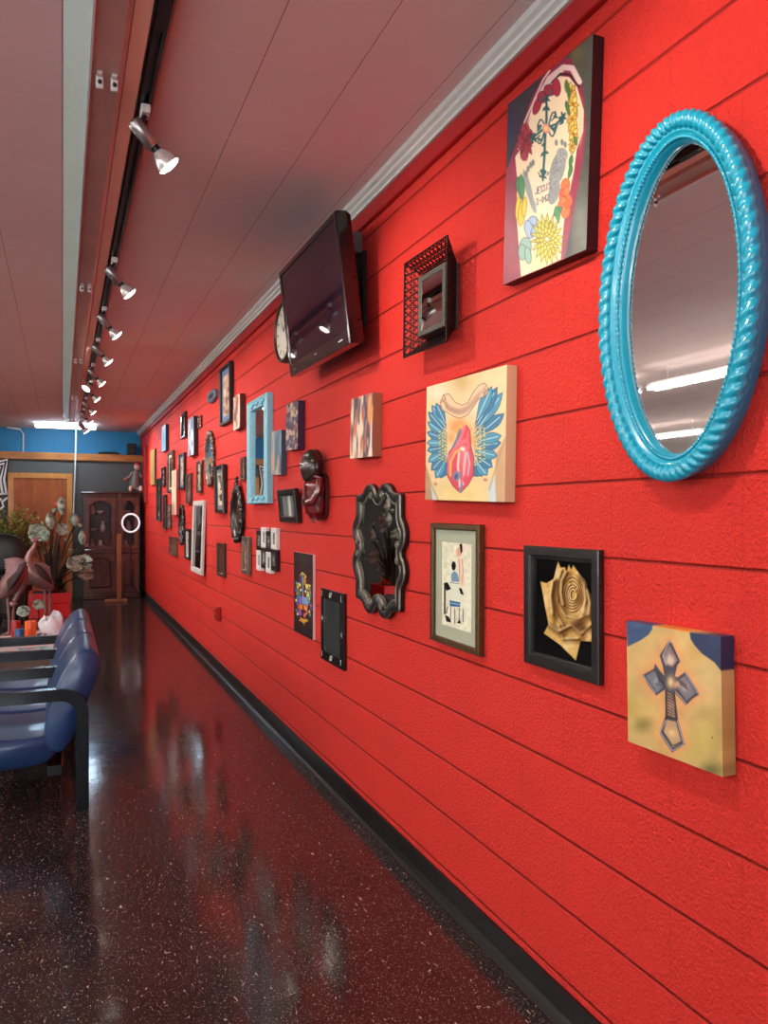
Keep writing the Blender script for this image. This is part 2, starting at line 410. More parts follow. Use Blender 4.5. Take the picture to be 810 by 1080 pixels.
# ---------------------------------------------------------------- placing things on the red wall
def wall_m(y, z, roll=0., x=D-.002):
    R = Matrix(((0,0,-1),(-1,0,0),(0,1,0)))            # local x -> -Y, y -> Z, z -> -X
    return Matrix.Translation((x,y,z)) @ R.to_4x4() @ Matrix.Rotation(roll, 4, 'Z')
def wq(quad, t):
    """four corners in the photograph of a face t off the wall -> y, z, width, height, roll"""
    p = [onX(x, y, D-t) for x, y in quad]; q = [Vector((-v.y, v.z)) for v in p]
    c = sum(q, Vector((0,0)))/4; w = ((q[1]-q[0]).length+(q[2]-q[3]).length)/2; h = ((q[0]-q[3]).length+(q[1]-q[2]).length)/2
    up = ((q[0]-q[3])+(q[1]-q[2])); roll = math.atan2(-up.x, up.y)
    return -c.x, c.y, w, h, roll
def wlean(quad, t, t2=None):
    """as wq, upright but leaning: one end of the face stands further off the wall"""
    L_ = []; 
    for a_, b_ in ((0,3),(1,2)):
        p = onX(*quad[a_], D-t); d = ray(*quad[b_]); L_.append((p.z, HC+d[2]*p.y/d[1], d[0]*p.y/d[1]-(D-t), p.y))
    dx = sum(v[2] for v in L_)/2; dz = sum(v[0]-v[1] for v in L_)/2
    return (L_[0][3]+L_[1][3])/2, sum(v[0]+v[1] for v in L_)/4, abs(L_[0][3]-L_[1][3]), dz, max(-.16,min(.16,math.atan2(dx, dz)))
def lean(o, a, h):
    """tip a thing built at the wall about its local x and move it out so it just touches the wall"""
    o.matrix_world = o.matrix_world @ Matrix.Translation((0,0,abs(math.sin(a))*h/2)) @ Matrix.Rotation(a,4,'X')
def wr(xl, xr, yt, yb, t):
    """extent in the photograph of an upright face t off the wall"""
    a = onX(xr if yt < 541 else xl, yt, D-t).z; b = onX(xl if yb < 541 else xr, yb, D-t).z
    y0 = onX(xl, 541, D-t).y; y1 = onX(xr, 541, D-t).y
    return (y0+y1)/2, (a+b)/2, abs(y0-y1), abs(a-b), 0.
def rect(w, h): return [(-w/2,-h/2),(w/2,-h/2),(w/2,h/2),(-w/2,h/2)]
def oval(rx, ry, n=64): return [(rx*math.cos(2*PI*i/n), ry*math.sin(2*PI*i/n)) for i in range(n)]
def fill(mb, pts, z, mi=0):
    return mb.add([(x,y,z) for x,y in pts], [tuple(range(len(pts)))], mi)
def zoomq(ox, oy, s, pts): return [(ox+x/s, oy+y/s) for x, y in pts]
ARTM = M_art(); ARTG = M_art('print_behind_glass', .12, .0)
def canvas(geo, t, art, name, label, cat='canvas print', edge=None, group=None):
    y, z, w, h, roll = geo
    o = paint_mesh(name, art, w, h, ARTM, None, z=t-.002, depth=t-.002, edge=edge)
    o.matrix_world = wall_m(y, z, roll); tag(o, label, cat, group); return o
def framed(geo, t, border, fm, name, label, art=None, cat='framed picture', matw=0., matm=None, prof=None, mirror=None, step=.006, group=None, border_y=None):
    y, z, w, h, roll = geo
    r = thing(name, label, cat, mat4=wall_m(y, z, roll), group=group)
    t = t-.002; b = min(border, w*.32)
    prof = prof or [(0,0),(0,t*.8),(b*.12,t),(b*.8,t),(b,t*.8),(b,t*.35)]
    mb = MB(); mb.outline(rect(w,h), prof, 0); fill(mb, rect(w,h)[::-1], 0); mb.build('frame', fm, r)
    iw, ih = w-2*b, h-2*b; zi = prof[-1][1]+.0005
    if matw:
        mw = min(matw, iw*.3)
        mb = MB(); mb.outline(rect(iw,ih), [(-.001,zi+.0015),(mw,zi+.0015),(mw,zi)], 0); mb.build('mat_board', matm, r)
        iw -= 2*mw; ih -= 2*mw
    if art is not None: paint_mesh('print', art, iw+.001, ih+.001, ARTG, r, z=zi)
    if mirror is not None:
        mb = MB(); fill(mb, rect(iw+.001,ih+.001), zi); mb.build('mirror', mirror, r)
    return r
def small_art(seed, pal, nx=20, ny=44, bg=(90,80,75), sc=.22, sy=None, sharp=2.5):
    return Art(nx, ny, bg=bg).blobs(pal, sc, seed, sy, sharp)
exec_order = []
# ================================================================ SETTING
XL = -8.4; YF = -2.6
red = M_blockwall('red_painted_block', (230,50,41))
struct('wall_right', MB().box(D, D+.2, YF, YB+.6, 0, HCEIL), red)
struct('floor', MB().box(XL-.2, D+.2, YF-.2, YB+.7, -.1, 0), M_floor())
struct('ceiling', MB().box(XL-.2, D+.2, YF-.2, YB+.7, HCEIL, HCEIL+.1), M_ceiling())
greyw = M('charcoal_wall_paint', (74,76,74), .6, noise=.05, scale=3)
bluew = M('blue_wall_paint', (16,116,160), .55, noise=.05, scale=3)
pale = M('pale_wall_paint', (188,186,182), .6, noise=.04, scale=2)
struct('wall_left', MB().box(XL-.2, XL, YF, YB+.6, 0, HCEIL), pale)
# storefront wall behind the viewer, with a wide window opening
mb = MB(); mb.box(XL, D, YF-.15, YF, 0, .7); mb.box(XL, D, YF-.15, YF, 2.5, HCEIL)
for x in (XL+.2, -4.1, -.1, D-.2): mb.box(x-.2, x+.2, YF-.15, YF, .7, 2.5)
struct('wall_front', mb, pale)
alu = M('window_aluminium', (170,172,172), .35, .8)
for i, (a, b) in enumerate(((XL+.4,-4.3),(-3.9,-.3))):
    mb = MB()
    for x in (a, (a+b)/2, b-.05): mb.box(x, x+.05, YF-.12, YF-.04, .7, 2.5)
    mb.box(a, b, YF-.12, YF-.04, .7, .75); mb.box(a, b, YF-.12, YF-.04, 2.45, 2.5)
    wn = struct('window_%d' % (i+1), mb, alu)
    MB().box(a+.05, b-.05, YF-.09, YF-.08, .75, 2.45).build('pane', M_glass(), wn)
# back: charcoal partition, timber beam ledge on it, blue wall above and behind
zb0 = onY(70, 485.5, YB).z; zb1 = onY(70, 478, YB).z
struct('wall_back', MB().box(XL, D, YB, YB+.12, 0, zb1-.002), greyw)
struct('wall_back_upper', MB().box(XL, D, YB+.42, YB+.55, zb0-.2, HCEIL), bluew)
timber = M_wood('golden_timber', (132,76,28), (176,112,48), .45, (.6,4,4), .1, 5)
struct('trim_1', MB().box(XL, D-.001, YB-.045, YB+.42, zb0, zb1, ch=.004), timber)
# red wall: rubber cove base, painted board and white moulding under the ceiling
struct('baseboard_right', MB().add([], []).grid([[(D-.002,YF,.1),(D-.002,YB,.1)],[(D-.012,YF,.1),(D-.012,YB,.1)],[(D-.012,YF,.03),(D-.012,YB,.03)],[(D-.02,YF,.012),(D-.02,YB,.012)],[(D-.034,YF,.002),(D-.034,YB,.002)]], 0, False), M('black_rubber_base', (17,17,19), .35, noise=.1, scale=12))
struct('trim_2', MB().box(D-.024, D, YF, YB+.4, 2.812, 2.885, ch=.004), M('red_gloss_board', (168,20,22), .45))
mb = MB(); mb.grid([[(D-.024,y,2.878) for y in (YF,YB+.4)],[(D-.036,y,2.878) for y in (YF,YB+.4)],[(D-.036,y,2.892) for y in (YF,YB+.4)],[(D-.05,y,2.9) for y in (YF,YB+.4)],[(D-.052,y,2.912) for y in (YF,YB+.4)],[(D-.066,y,2.92) for y in (YF,YB+.4)],[(D-.068,y,2.9395) for y in (YF,YB+.4)],[(D,y,2.9395) for y in (YF,YB+.4)]], 0, False)
struct('trim_3', mb, M('white_moulding', (205,203,198), .45))
# back door with its casing
dx0, dx1 = onY(8.5, 541, YB).x, onY(76.5, 541, YB).x; dz = onY(40, 499, YB).z
door = struct('door_1', MB().box(dx0+.09, dx1-.09, YB-.02, YB-.003, .01, dz-.09, ch=.002), M_wood('orange_brown_veneer', (132,62,20), (170,88,34), .6, (5,1,.7), .0, 4))
mb = MB(); mb.box(dx0, dx0+.09, YB-.035, YB-.002, 0, dz, ch=.004); mb.box(dx1-.09, dx1, YB-.035, YB-.002, 0, dz, ch=.004); mb.box(dx0+.09, dx1-.09, YB-.035, YB-.002, dz-.09, dz, ch=.004)
struct('door_frame', mb, M_wood('pine_casing', (176,112,44), (206,142,68), .45, (3,3,.8), .1, 5), door)
mb = MB(); mb.lathe([(.012,0),(.012,.03),(.03,.04),(.03,.06),(.0,.065)], 14, 0, (dx0+.16,YB-.02,.98), Matrix.Rotation(PI/2,4,'X')); mb.build('door_handle', M('brass_knob', (190,150,70), .25, 1.), door)
p = onY(60, 532, YB-.021); mb = MB(); mb.lathe([(.0,.001),(.04,.001),(.04,0)], 16, 0, p, Matrix.Rotation(PI/2,4,'X')); mb.build('round_sticker', M('pink_sticker', (235,95,105), .5), door)
# white conduit beside the door up to the tube light, short pipe further left
wpipe = M('white_conduit', (215,218,218), .4)
p0 = onY(79.5, 487, YB-.06); p1 = onY(77.5, 541, YB-.06)
mb = MB(); mb.tube([(p0.x+.01,YB-.062,HCEIL-.03),(p0.x,YB-.062,zb1-.1),(p1.x,YB-.062,p1.z)], .013, 8); o = mb.build('conduit', wpipe)
tag(o, 'thin white conduit from the tube light down the charcoal wall beside the door casing', 'pipe')
p = onY(24.5, 470, YB+.4); mb = MB(); mb.tube([(p.x,YB+.4,zb1+.002),(p.x,YB+.4,HCEIL-.1),(p.x-.05,YB+.37,HCEIL-.03),(p.x-.25,YB+.3,HCEIL-.012)], .014, 8)
tag(mb.build('conduit', wpipe), 'short white conduit bending across the blue wall above the door', 'pipe')
# painted cut-out board with white outlines, left of the door
blk = M('matte_black', (14,14,15), .5, noise=.1); wht = M('white_outline_paint', (232,230,226), .5)
p = onY(10, 483, YB-.03); zx = p.x; q = onY(7, 560, YB-.03)
mb = MB()
board = [(zx-1.25,1.15),(zx-.1,1.15),(zx-.02,1.75),(zx-.06,2.02),(zx,p.z),(zx-.5,p.z-.14),(zx-.72,p.z-.3),(zx-1.3,p.z-.06)]
mb.prism(board, 1, YB-.03, YB-.004)
zb = mb.build('board', blk)
root = thing('painted_board', 'black jagged board with white zigzag outlines on the back wall left of the door', 'wall art', (zx-.6,YB-.03,1.8))
zb.parent = root; zb.matrix_parent_inverse = Matrix.Translation((-(zx-.6),-(YB-.03),-1.8))
def strokes(name, lines, w, mat, y, parent, off):
    mb = MB()
    for L_ in lines:
        n = len(L_); row0, row1 = [], []
        for i in range(n):
            a = Vector(L_[max(0,i-1)]); b = Vector(L_[min(n-1,i+1)]); t = (b-a).normalized(); nn = Vector((-t.y, t.x))*w/2
            row0.append((L_[i][0]+nn.x-off[0], y-off[1], L_[i][1]+nn.y-off[2])); row1.append((L_[i][0]-nn.x-off[0], y-off[1], L_[i][1]-nn.y-off[2]))
        mb.grid([row0,row1], 0, False)
    return mb.build(name, mat, parent)
sl = []
for k, dd in enumerate((.025,.085,.15)):
    sl.append([(zx-.02-dd,1.78),(zx-.06-dd*.9,2.02),(zx-dd*.8-.01,p.z-dd*1.1),(zx-.5,p.z-.14-dd),(zx-.72,p.z-.3-dd),(zx-1.26+dd*.5,p.z-.08-dd*1.4)])
for k in range(3):
    sl.append([(zx-.03-.09*k-.05*(j % 2)-.03*j, 1.72-.06*k*0-.075*j-.02*k) for j in range(8)])
sl.append([(zx-.02,1.79),(zx-.3,1.76),(zx-.55,1.86)])
for k in range(4): sl.append([(zx-.55-.14*k, 1.9-.02*k), (zx-.62-.14*k,1.6), (zx-.5-.16*k,1.42), (zx-.66-.14*k,1.2)])
strokes('white_outlines', sl, .034, wht, YB-.0315, root, (zx-.6,YB-.03,1.8))
# ================================================================ CEILING FIXTURES
fx = lambda x: (x-66)/541*1.479*CT           # lateral offset of a line running down the room just under the ceiling
fbody = M('fixture_metal_aged', (206,172,160), .36, .2, noise=.14, scale=3)
fedge = M('fixture_white_lip', (222,224,220), .4); fpale = M('pale_green_side', (196,212,204), .5, noise=.05, scale=3)
sock = M('white_lamp_socket', (205,200,194), .4)
XA, XB_ = .005, .085
BE = 12.75
def strip_unit(y0, y1, label, first):
    r = thing('ceiling_light_fixture', label, 'ceiling light', ((XA+XB_)/2+.05,y0,HCEIL), group=None)
    ox, oy = r.location.x, y0
    X = lambda v: v-ox
    L_ = y1-y0
    mb = MB(); mb.prism([(X(.003),-.002),(X(.078),-.038),(X(.078),-.002)], 1, 0, L_); mb.build('side_reflector', fpale, r)
    mb = MB(); mb.box(X(.078), X(.086), 0, L_, -.046, -.002); mb.build('white_lip', fedge, r)
    mb = MB(); mb.grid([[(X(.086),0,-.03),(X(.086),L_,-.03)],[(X(.1),0,-.034),(X(.1),L_,-.034)],[(X(.172),0,-.034),(X(.172),L_,-.034)],[(X(.187),0,-.026),(X(.187),L_,-.026)],[(X(.187),0,-.002),(X(.187),L_,-.002)]], 0, False)
    mb.add([(X(.086),L_,-.002),(X(.086),L_,-.03),(X(.1),L_,-.034),(X(.172),L_,-.034),(X(.187),L_,-.026),(X(.187),L_,-.002)], [(0,1,2,3,4,5)])
    mb.build('housing', fbody, r)
    for ya in (L_-.05,):
        for xs in (.112, .158):
            mb = MB(); mb.box(X(xs-.012), X(xs+.012), ya-.006, ya+.006, -.08, -.034, ch=.003); mb.box(X(xs-.009), X(xs+.009), ya-.03, ya+.0, -.045, -.034, ch=.003); mb.lathe([(0,.009),(.006,.009),(.006,.0)], 8, 1, (X(xs),ya-.006,-.062), Matrix.Rotation(PI/2,4,'X'))
            mb.build('lamp_socket', [sock, blk], r)
    return r
units = [(-2.06,.20,'nearest'),(.202,2.66,'x'),(2.662,5.1,'x'),(5.102,7.54,'x'),(7.542,9.98,'x'),(9.982,12.42,'x')]
ul = ['empty strip light housing on the ceiling overhead, partly out of frame','second empty strip light housing, above the nearest track spotlight','third empty strip light housing along the ceiling, ending near the second pair of sockets','fourth empty strip light housing, left of the close run of track spotlights','fifth empty strip light housing, left of the backward turned spotlight','last empty strip light housing, its end visible near the lit tube']
for (a, b, n), lb in zip(units, ul): strip_unit(a, b, lb, n)
mb = MB(); mb.box(.189, .24, -2.2, 12.5, HCEIL-.026, HCEIL-.0005, ch=.002)
tag(mb.build('ceiling_batten', M_wood('red_orange_batten', (246,176,150), (252,196,172), .4, (3,.4,1), .1, 3)), 'long reddish orange batten on the ceiling between the strip lights and black track', 'batten')
tm = M('track_black', (15,13,13), .35, noise=.1); silver = M('brushed_silver_head', (168,164,160), .32, .85, noise=.05); dark = M('dark_metal', (40,38,38), .4, .6)
mb = MB(); mb.box(.25, .262, -2.2, BE, HCEIL-.032, HCEIL-.0005); mb.box(.278, .290, -2.2, BE, HCEIL-.032, HCEIL-.0005); mb.box(.262, .278, -2.2, BE, HCEIL-.012, HCEIL-.0005)
tr = mb.build('track_rail', tm)
mb = MB()
track = thing('lighting_track', 'long black lighting track on the ceiling carrying silver spotlights', 'track light rail', (.27,0,HCEIL)); tr.parent = track; tr.matrix_parent_inverse = Matrix.Translation((-.27,0,-HCEIL))
mb.box(-.017,.017, -.1,.1,-.036,-.012); o = mb.build('joint_cover', tm, track); o.location = (0,2.2,0)
bulbm = M('lit_bulb_face', (255,240,222), .3, emit=14, ecol=(255,244,230)); bulbs = M('bulb_reflector', (222,216,210), .22, .5)
def head(y, tip=None, label='', s=1.):
    """spotlight: track adapter, stem, cylinder body, reflector bulb. tip = bulb centre relative to the mount"""
    r = thing('track_spotlight', label, 'spotlight', (.27,y,HCEIL-.034), group='silver spotlights on the black ceiling track')
    tip = Vector(tip or (.085,.0,-.195)); start = Vector((-.03 if tip.x > 0 else .03,-.01,-.075))
    mb = MB(); mb.box(-.016,.016,-.03,.03,-.03,.0,ch=.003); mb.build('track_adapter', sock, r)
    mb = MB(); mb.tube([(0,.0,-.03),(-.01 if tip.x > 0 else .01,0,-.045),tuple(start+Vector((-.012 if tip.x>0 else .012,0,.012))),tuple(start+(tip-start)*.12)], .008, 8); mb.build('swivel_arm', dark, r)
    d = (tip-start).normalized(); R4 = d.to_track_quat('Z','Y').to_matrix().to_4x4(); L_ = (tip-start).length
    mb = MB(); b0 = start-d*.015
    mb.lathe([(0,0),(.024,0),(.026,.004),(.026,L_*.62),(.023,L_*.62),(.02,L_*.62-.004),(0,L_*.62-.004)], 20, 0, b0, R4); mb.build('lamp_body', silver, r)
    mb = MB(); n0 = b0+d*(L_*.6)
    mb.lathe([(.016,0),(.017,.022)], 16, 0, n0, R4); mb.build('lamp_neck', dark, r)
    mb = MB(); mb.lathe([(.018,.02),(.026,.03),(.036,.05),(.042,.072),(.043,.078)], 20, 0, n0, R4); bo = mb.build('bulb', bulbs, r)
    mb = MB(); mb.lathe([(.042,.078),(.034,.085),(.018,.089),(0,.09)], 20, 0, n0, R4); mb.build('lit_face', bulbm, bo)
    return r, n0+d*.1, d
hy = []
def hyp(x, y): return onZ(x, y, HCEIL-.034).y
spots = [(1.32,None,'silver spotlight cut off by the top of the photo, only its bulb showing'),
 (hyp(152,113),None,'nearest whole silver spotlight, large in the upper left, lit bulb pointing right'),
 (hyp(121,272.6),None,'second whole silver spotlight along the track, below a pale adapter'),
 (hyp(111,324),None,'third silver spotlight along the track, aimed at the wall'),
 (hyp(104,357),None,'fourth silver spotlight along the track, aimed at the wall'),
 (hyp(100,383.5),None,'fifth silver spotlight, just before the one turned back'),
 (hyp(98.5,392),(-.05,-.06,-.185),'silver spotlight turned back toward the viewer and left'),
 (hyp(97.5,403),None,'silver spotlight right behind the backward turned one'),
 (hyp(94,419),None,'fourth silver spotlight from the far end of the track'),
 (hyp(92,431),None,'third silver spotlight from the far end of the track'),
 (hyp(89.5,441),None,'second silver spotlight from the far end of the track'),
 (12.45,(.05,.02,-.17),'farthest silver spotlight at the end of the track')]
for i, (y, tip, lb) in enumerate(spots):
    r, pos, d = head(y, tip, lb)
    ld = bpy.data.lights.new('spot_beam', 'SPOT'); ld.energy = (62,60,16,30)[i] if i < 4 else 62; ld.spot_size = math.radians(112); ld.spot_blend = .8; ld.shadow_soft_size = .04; ld.color = (1,.86,.72)
    lo = bpy.data.objects.new('spot_beam', ld); C.objects.link(lo); lo.location = Vector(r.location)+pos
    dd = Vector((.75,-.12,-.62)) if i not in (6,) else d
    lo.rotation_euler = dd.to_track_quat('-Z','Y').to_euler()
# fluorescent tube lights: one lit across the back, rows down the left side of the room
def tube_light(name, label, p0, p1, strength, col, drop=.05, n=1, group=None):
    p0, p1 = Vector(p0), Vector(p1); L_ = (p1-p0).length; rz = math.atan2((p1-p0).y, (p1-p0).x)
    r = thing(name, label, 'ceiling light', (p0+p1)/2, rz, group)
    mb = MB(); mb.prism([(-.035,.055),(-.035,.03),(.035,.03),(.035,.055)], 0, -L_/2, L_/2)
    if drop > .1:
        for sx in (-.8,.8): mb.box(sx*L_/2-.006, sx*L_/2+.006, -.006, .006, .055, drop)
    mb.build('housing', M('white_fixture_body', (220,222,222), .4), r)
    em = M('lit_tube_%d_%d' % (strength, col[2]), col, .3, emit=strength, ecol=col)
    for k in range(n):
        yo = (k-(n-1)/2)*.09
        mb = MB(); mb.tube([(-L_/2+.03,yo,0),(L_/2-.03,yo,0)], .019, 10); mb.build('lit_tube', em, r)
        for sx in (-1,1):
            mb = MB(); mb.box(sx*(L_/2-.03)-.008, sx*(L_/2-.03)+.008, yo-.016, yo+.016, -.02, .03, ch=.003); mb.build('lamp_socket', sock, r)
    return r
pa, pb = onY(35, 459, 13.35), onY(103, 461.5, 13.35)
tube_light('fluorescent_light', 'lit fluorescent tube light on the ceiling above the wooden door', (pa.x,13.35,HCEIL-.055), (pb.x,13.35,HCEIL-.055), 60, (200,232,255), .054, 2)
for X_ in (-2.96, -6.6):
    for y in (-1.6, .95, 3.5, 6.05, 8.6):
        tube_light('fluorescent_light', 'lit twin tube fluorescent light on the ceiling left of the frame, seen in mirrors', (X_,y,HCEIL-.2), (X_,y+2.4,HCEIL-.2), 60, (255,250,242), .199, 2, 'fluorescent lights in rows over the left of the room')
# sky outside, and area lamps added at the windows, tilted up to brighten the ceiling
wld = bpy.data.worlds.new('World'); bpy.context.scene.world = wld; wld.use_nodes = True
bg = wld.node_tree.nodes['Background']; bg.inputs[0].default_value = (.75,.85,1,1); bg.inputs[1].default_value = 1.0
for xc in (-6.15, -2.1):
    ld = bpy.data.lights.new('window_fill', 'AREA'); ld.shape = 'RECTANGLE'; ld.size = 3.4; ld.size_y = 1.7; ld.energy = 150; ld.color = (.86,.93,1)
    lo = bpy.data.objects.new('window_fill', ld); C.objects.link(lo); lo.location = (xc,YF+.02,1.6); lo.rotation_euler = (-PI/2,0,PI)
    lo.rotation_euler = Vector((0,1,.45)).to_track_quat('-Z','Z').to_euler()
# ================================================================ THINGS ON THE RED WALL
mir = M_mirror(); mird = M_mirror('dim_mirror_glass', (176,168,164))
teal = M('turquoise_gloss_paint', (12,150,178), .28, coat=.5, noise=.05)
# --- big oval mirror with rope frame
T = .06
ya, yb_ = onX(640, 541, D-T*.5).y, onX(798, 541, D-T).y
cy, ry = (ya+yb_)/2, (ya-yb_)/2
def proj(p):
    X_,Y_,Z_ = p; d = X_*ST+Y_*CT; return 405+F*(X_*CT-Y_*ST)/d, 541-F*(Z_-HC)/d
cz, rz_ = 1.9, .5
for it in range(30):
    ys = [proj((D-T, cy+ry*math.cos(a), cz+rz_*math.sin(a)))[1] for a in np.linspace(0,2*PI,200)]
    e0, e1 = min(ys)-113.6, max(ys)-508.; k = .0011
    cz += (e0+e1)/2*k; rz_ += (e0-e1)/2*k
r = thing('oval_mirror', 'large oval mirror in a turquoise rope moulded frame', 'mirror', mat4=wall_m(cy, cz))
A_, B_ = ry, rz_
mb = MB(); ov = oval(A_, B_, 120)
mb.outline(ov, [(.012,0),(.006,T*.35),(.006,T*.6),(.02,T*.78)], 0, True)
mb.build('frame_side', M('turquoise_side', (30,118,150), .35, coat=.3), r)
mb = MB(); rows = []; nt_, np_ = 900, 14; tw = 74
sw = .13*ry*2*.5
for i in range(nt_):
    a = 2*PI*i/nt_; e = Vector((A_*math.cos(a), B_*math.sin(a))); tn = Vector((-A_*math.sin(a), B_*math.cos(a))).normalized(); nn = Vector((tn.y,-tn.x))
    # arc-length like phase keeps the strands even
    row = []
    for k in range(np_):
        f = 2*PI*k/np_; rr = .0165*(1+.2*(abs(math.cos(tw*a/2+f*.9))*2-1))
        cc = e-nn*.019
        q = cc+nn*(rr*math.cos(f)*1.05); row.append((q.x,q.y,T*.78+rr*math.sin(f)))
    rows.append(row)
mb.grid(rows, 0, True, cu=True, cv=True); mb.build('rope_moulding', teal, r)
mb = MB(); mb.outline(ov, [(.03,T*.7),(.036,T*.86),(.044,T*.8),(.05,T*.62),(.056,T*.66),(.062,T*.5),(.066,T*.32)], 0, True); mb.build('inner_lip', teal, r)
mb = MB(); rows = []
for i in range(700):
    a = 2*PI*i/700; e = Vector((A_*math.cos(a), B_*math.sin(a))); tn = Vector((-A_*math.sin(a), B_*math.cos(a))).normalized(); nn = Vector((tn.y,-tn.x))
    cc = e-nn*.0535; rr = .0042*(1+.35*math.cos(a*170)); rows.append([(cc.x+nn.x*rr*math.cos(f),cc.y+nn.y*rr*math.cos(f),T*.68+rr*math.sin(f)) for f in np.linspace(0,2*PI,6,endpoint=False)])
mb.grid(rows, 0, True, cu=True, cv=True); mb.build('beading', teal, r)
mb = MB(); fill(mb, oval(A_-.064, B_-.064, 120), T*.34); mb.build('mirror', mir, r)
# --- shoulder tattoo canvas
t = .039
q = [(536,113),(625,32),(619,259),(530,304)]
a = Art(150, 300, [(57.6,335),(378,43),(356,860),(36,1022)], (52,52,60))
a.poly([(300,0),(400,0),(400,1000),(300,1000)], (72,74,68)); a.glow(335,760,40,160,(104,108,100)); a.glow(310,120,35,70,(92,84,52)); a.glow(70,430,40,90,(44,46,74))
a.poly([(245,150),(290,140),(318,190),(340,250),(354,390),(338,540),(310,700),(268,920),(100,990),(30,1030),(30,640),(60,560),(110,420),(140,320),(185,225)], (138,36,66)); a.noise(40,.14,3)
a.glow(60,800,30,160,(150,60,80),.7); a.line([(118,400),(190,232),(215,195)],6,(228,200,190)); a.line([(95,500),(150,340)],4,(210,180,175))
a.line([(160,330),(215,225),(268,178),(300,178),(326,225)], 22, (226,196,186)); a.line([(205,262),(255,203),(290,203),(326,245)], 7, (32,24,26))
a.poly([(118,470),(150,330),(200,262),(252,212),(288,212),(318,246),(344,330),(342,410),(318,480),(308,560),(292,640),(272,740),(262,840),(258,905),(105,985),(96,860),(88,740),(92,620),(84,530),(100,505)], (238,214,178))
a.glow(190,640,50,60,(240,212,186)); a.glow(180,930,70,50,(236,206,140),.8); a.glow(330,390,12,90,(214,180,140),.8)
for (x,y,rx,ry_,ro) in ((168,330,14,36,.35),(188,296,20,24,.4),(214,268,22,22,.2),(240,255,17,34,-.05)): a.oell(x,y,rx,ry_,(168,36,62),ro,(96,20,40),3)
a.ell(184,306,9,11,(100,70,80)); a.ell(218,272,9,11,(110,70,84))
for k in range(9):
    an = k*.7; a.leaf((122,470),(122+34*math.cos(an),470+72*math.sin(an)),22,(150,40,58),(98,24,40),2)
for (x,y) in ((125,420),(118,520),(138,440),(108,480)): a.ell(x,y,14,22,(164,56,70)); 
tl = (22,92,96)
a.line([(203,320),(203,380),(197,450),(195,520),(190,585)],9,tl); a.line([(152,450),(180,425),(200,408),(235,395),(262,370)],8,tl)
for P in (((203,330),(188,348)),((203,330),(216,345)),((262,372),(245,366)),((262,372),(258,394)),((155,450),(165,468)),((155,450),(158,430)),((192,570),(176,575)),((192,570),(204,580)),((197,500),(180,520)),((197,500),(212,505)),((197,470),(184,480)),((215,400),(240,425)),((175,420),(170,400))): a.leaf(P[0],P[1],11,(30,112,104),(16,60,70),2)
for P in ([(150,442),(162,455),(178,440)],[(262,365),(266,385),(250,392)],[(172,580),(178,592)],[(206,588),(210,575)],[(222,380),(240,360),(236,345)]): a.line(P,4,(22,60,78))
for sx,sy,rr in ((1,1,1),(1,-1,1),(-1,1,1),(-1,-1,1)):
    a.line([(203+sx*(8+26*f)*1.0,410+sy*(10+34*math.sin(f*2.6))-sx*f*26) for f in np.linspace(0,1,12)],5,(20,74,92))
    a.leaf((206+sx*22,410+sy*30-sx*18),(206+sx*40,410+sy*12-sx*30),12,(34,118,108),(16,60,70),2)
for P in ((203,300),(150,452),(266,362),(190,592)):
    for k in range(5): a.leaf(P,(P[0]+16*math.cos(k*1.26+.4),P[1]+24*math.sin(k*1.26+.4)),9,(30,112,104),(16,56,66),2)
a.ell(201,412,14,18,(228,150,130)); a.ell(201,412,7,9,(236,200,120))
for (x,y,rx,ry_,ro) in ((278,246,8,24,.0),(300,290,16,36,.15),(304,340,18,30,0),(302,395,17,28,.1),(306,440,14,34,.2),(302,480,9,20,.2)): a.oell(x,y,rx,ry_,(224,184,72),ro,(120,92,30),3)
for (x,y,sc_,r0) in ((300,262,34,.3),(306,312,40,1.1),(303,368,38,.6),(308,424,36,1.4),(303,470,26,.2)):
    for k in range(6): a.leaf((x-3,y),(x-3+sc_*.62*math.cos(r0+k*1.05),y+sc_*1.05*math.sin(r0+k*1.05)),sc_*.5,((228,188,78),(240,206,104),(214,160,58))[k%3],(104,78,26),2)
    a.ell(x-3,y,5,8,(150,104,36))
for P in (((278,225),(292,300)),((276,300),(290,360)),((300,500),(290,560)),((300,540),(285,600)),((310,430),(318,470))): a.leaf(P[0],P[1],16,(66,122,70),(26,66,44),2)
a.ell(245,560,27,74,(142,146,144),.28); a.ell(262,505,22,26,(150,152,150)); a.ell(232,650,20,50,(138,142,142),.25)
a.ell(133,640,12,66,(146,152,148),-.25); a.ell(150,700,10,38,(142,148,146),-.3)
for (x,y) in ((240,462),(262,458),(274,466),(152,545),(143,555),(133,570),(126,590)): a.ell(x,y,6,12,(120,126,126))
a.img = np.where((np.abs(a.ed(245,560,27,74,.28)) < 1)[...,None], a.img*(1+.35*(vnoise(a.x/5,a.y/5,9)-.5))[...,None], a.img)
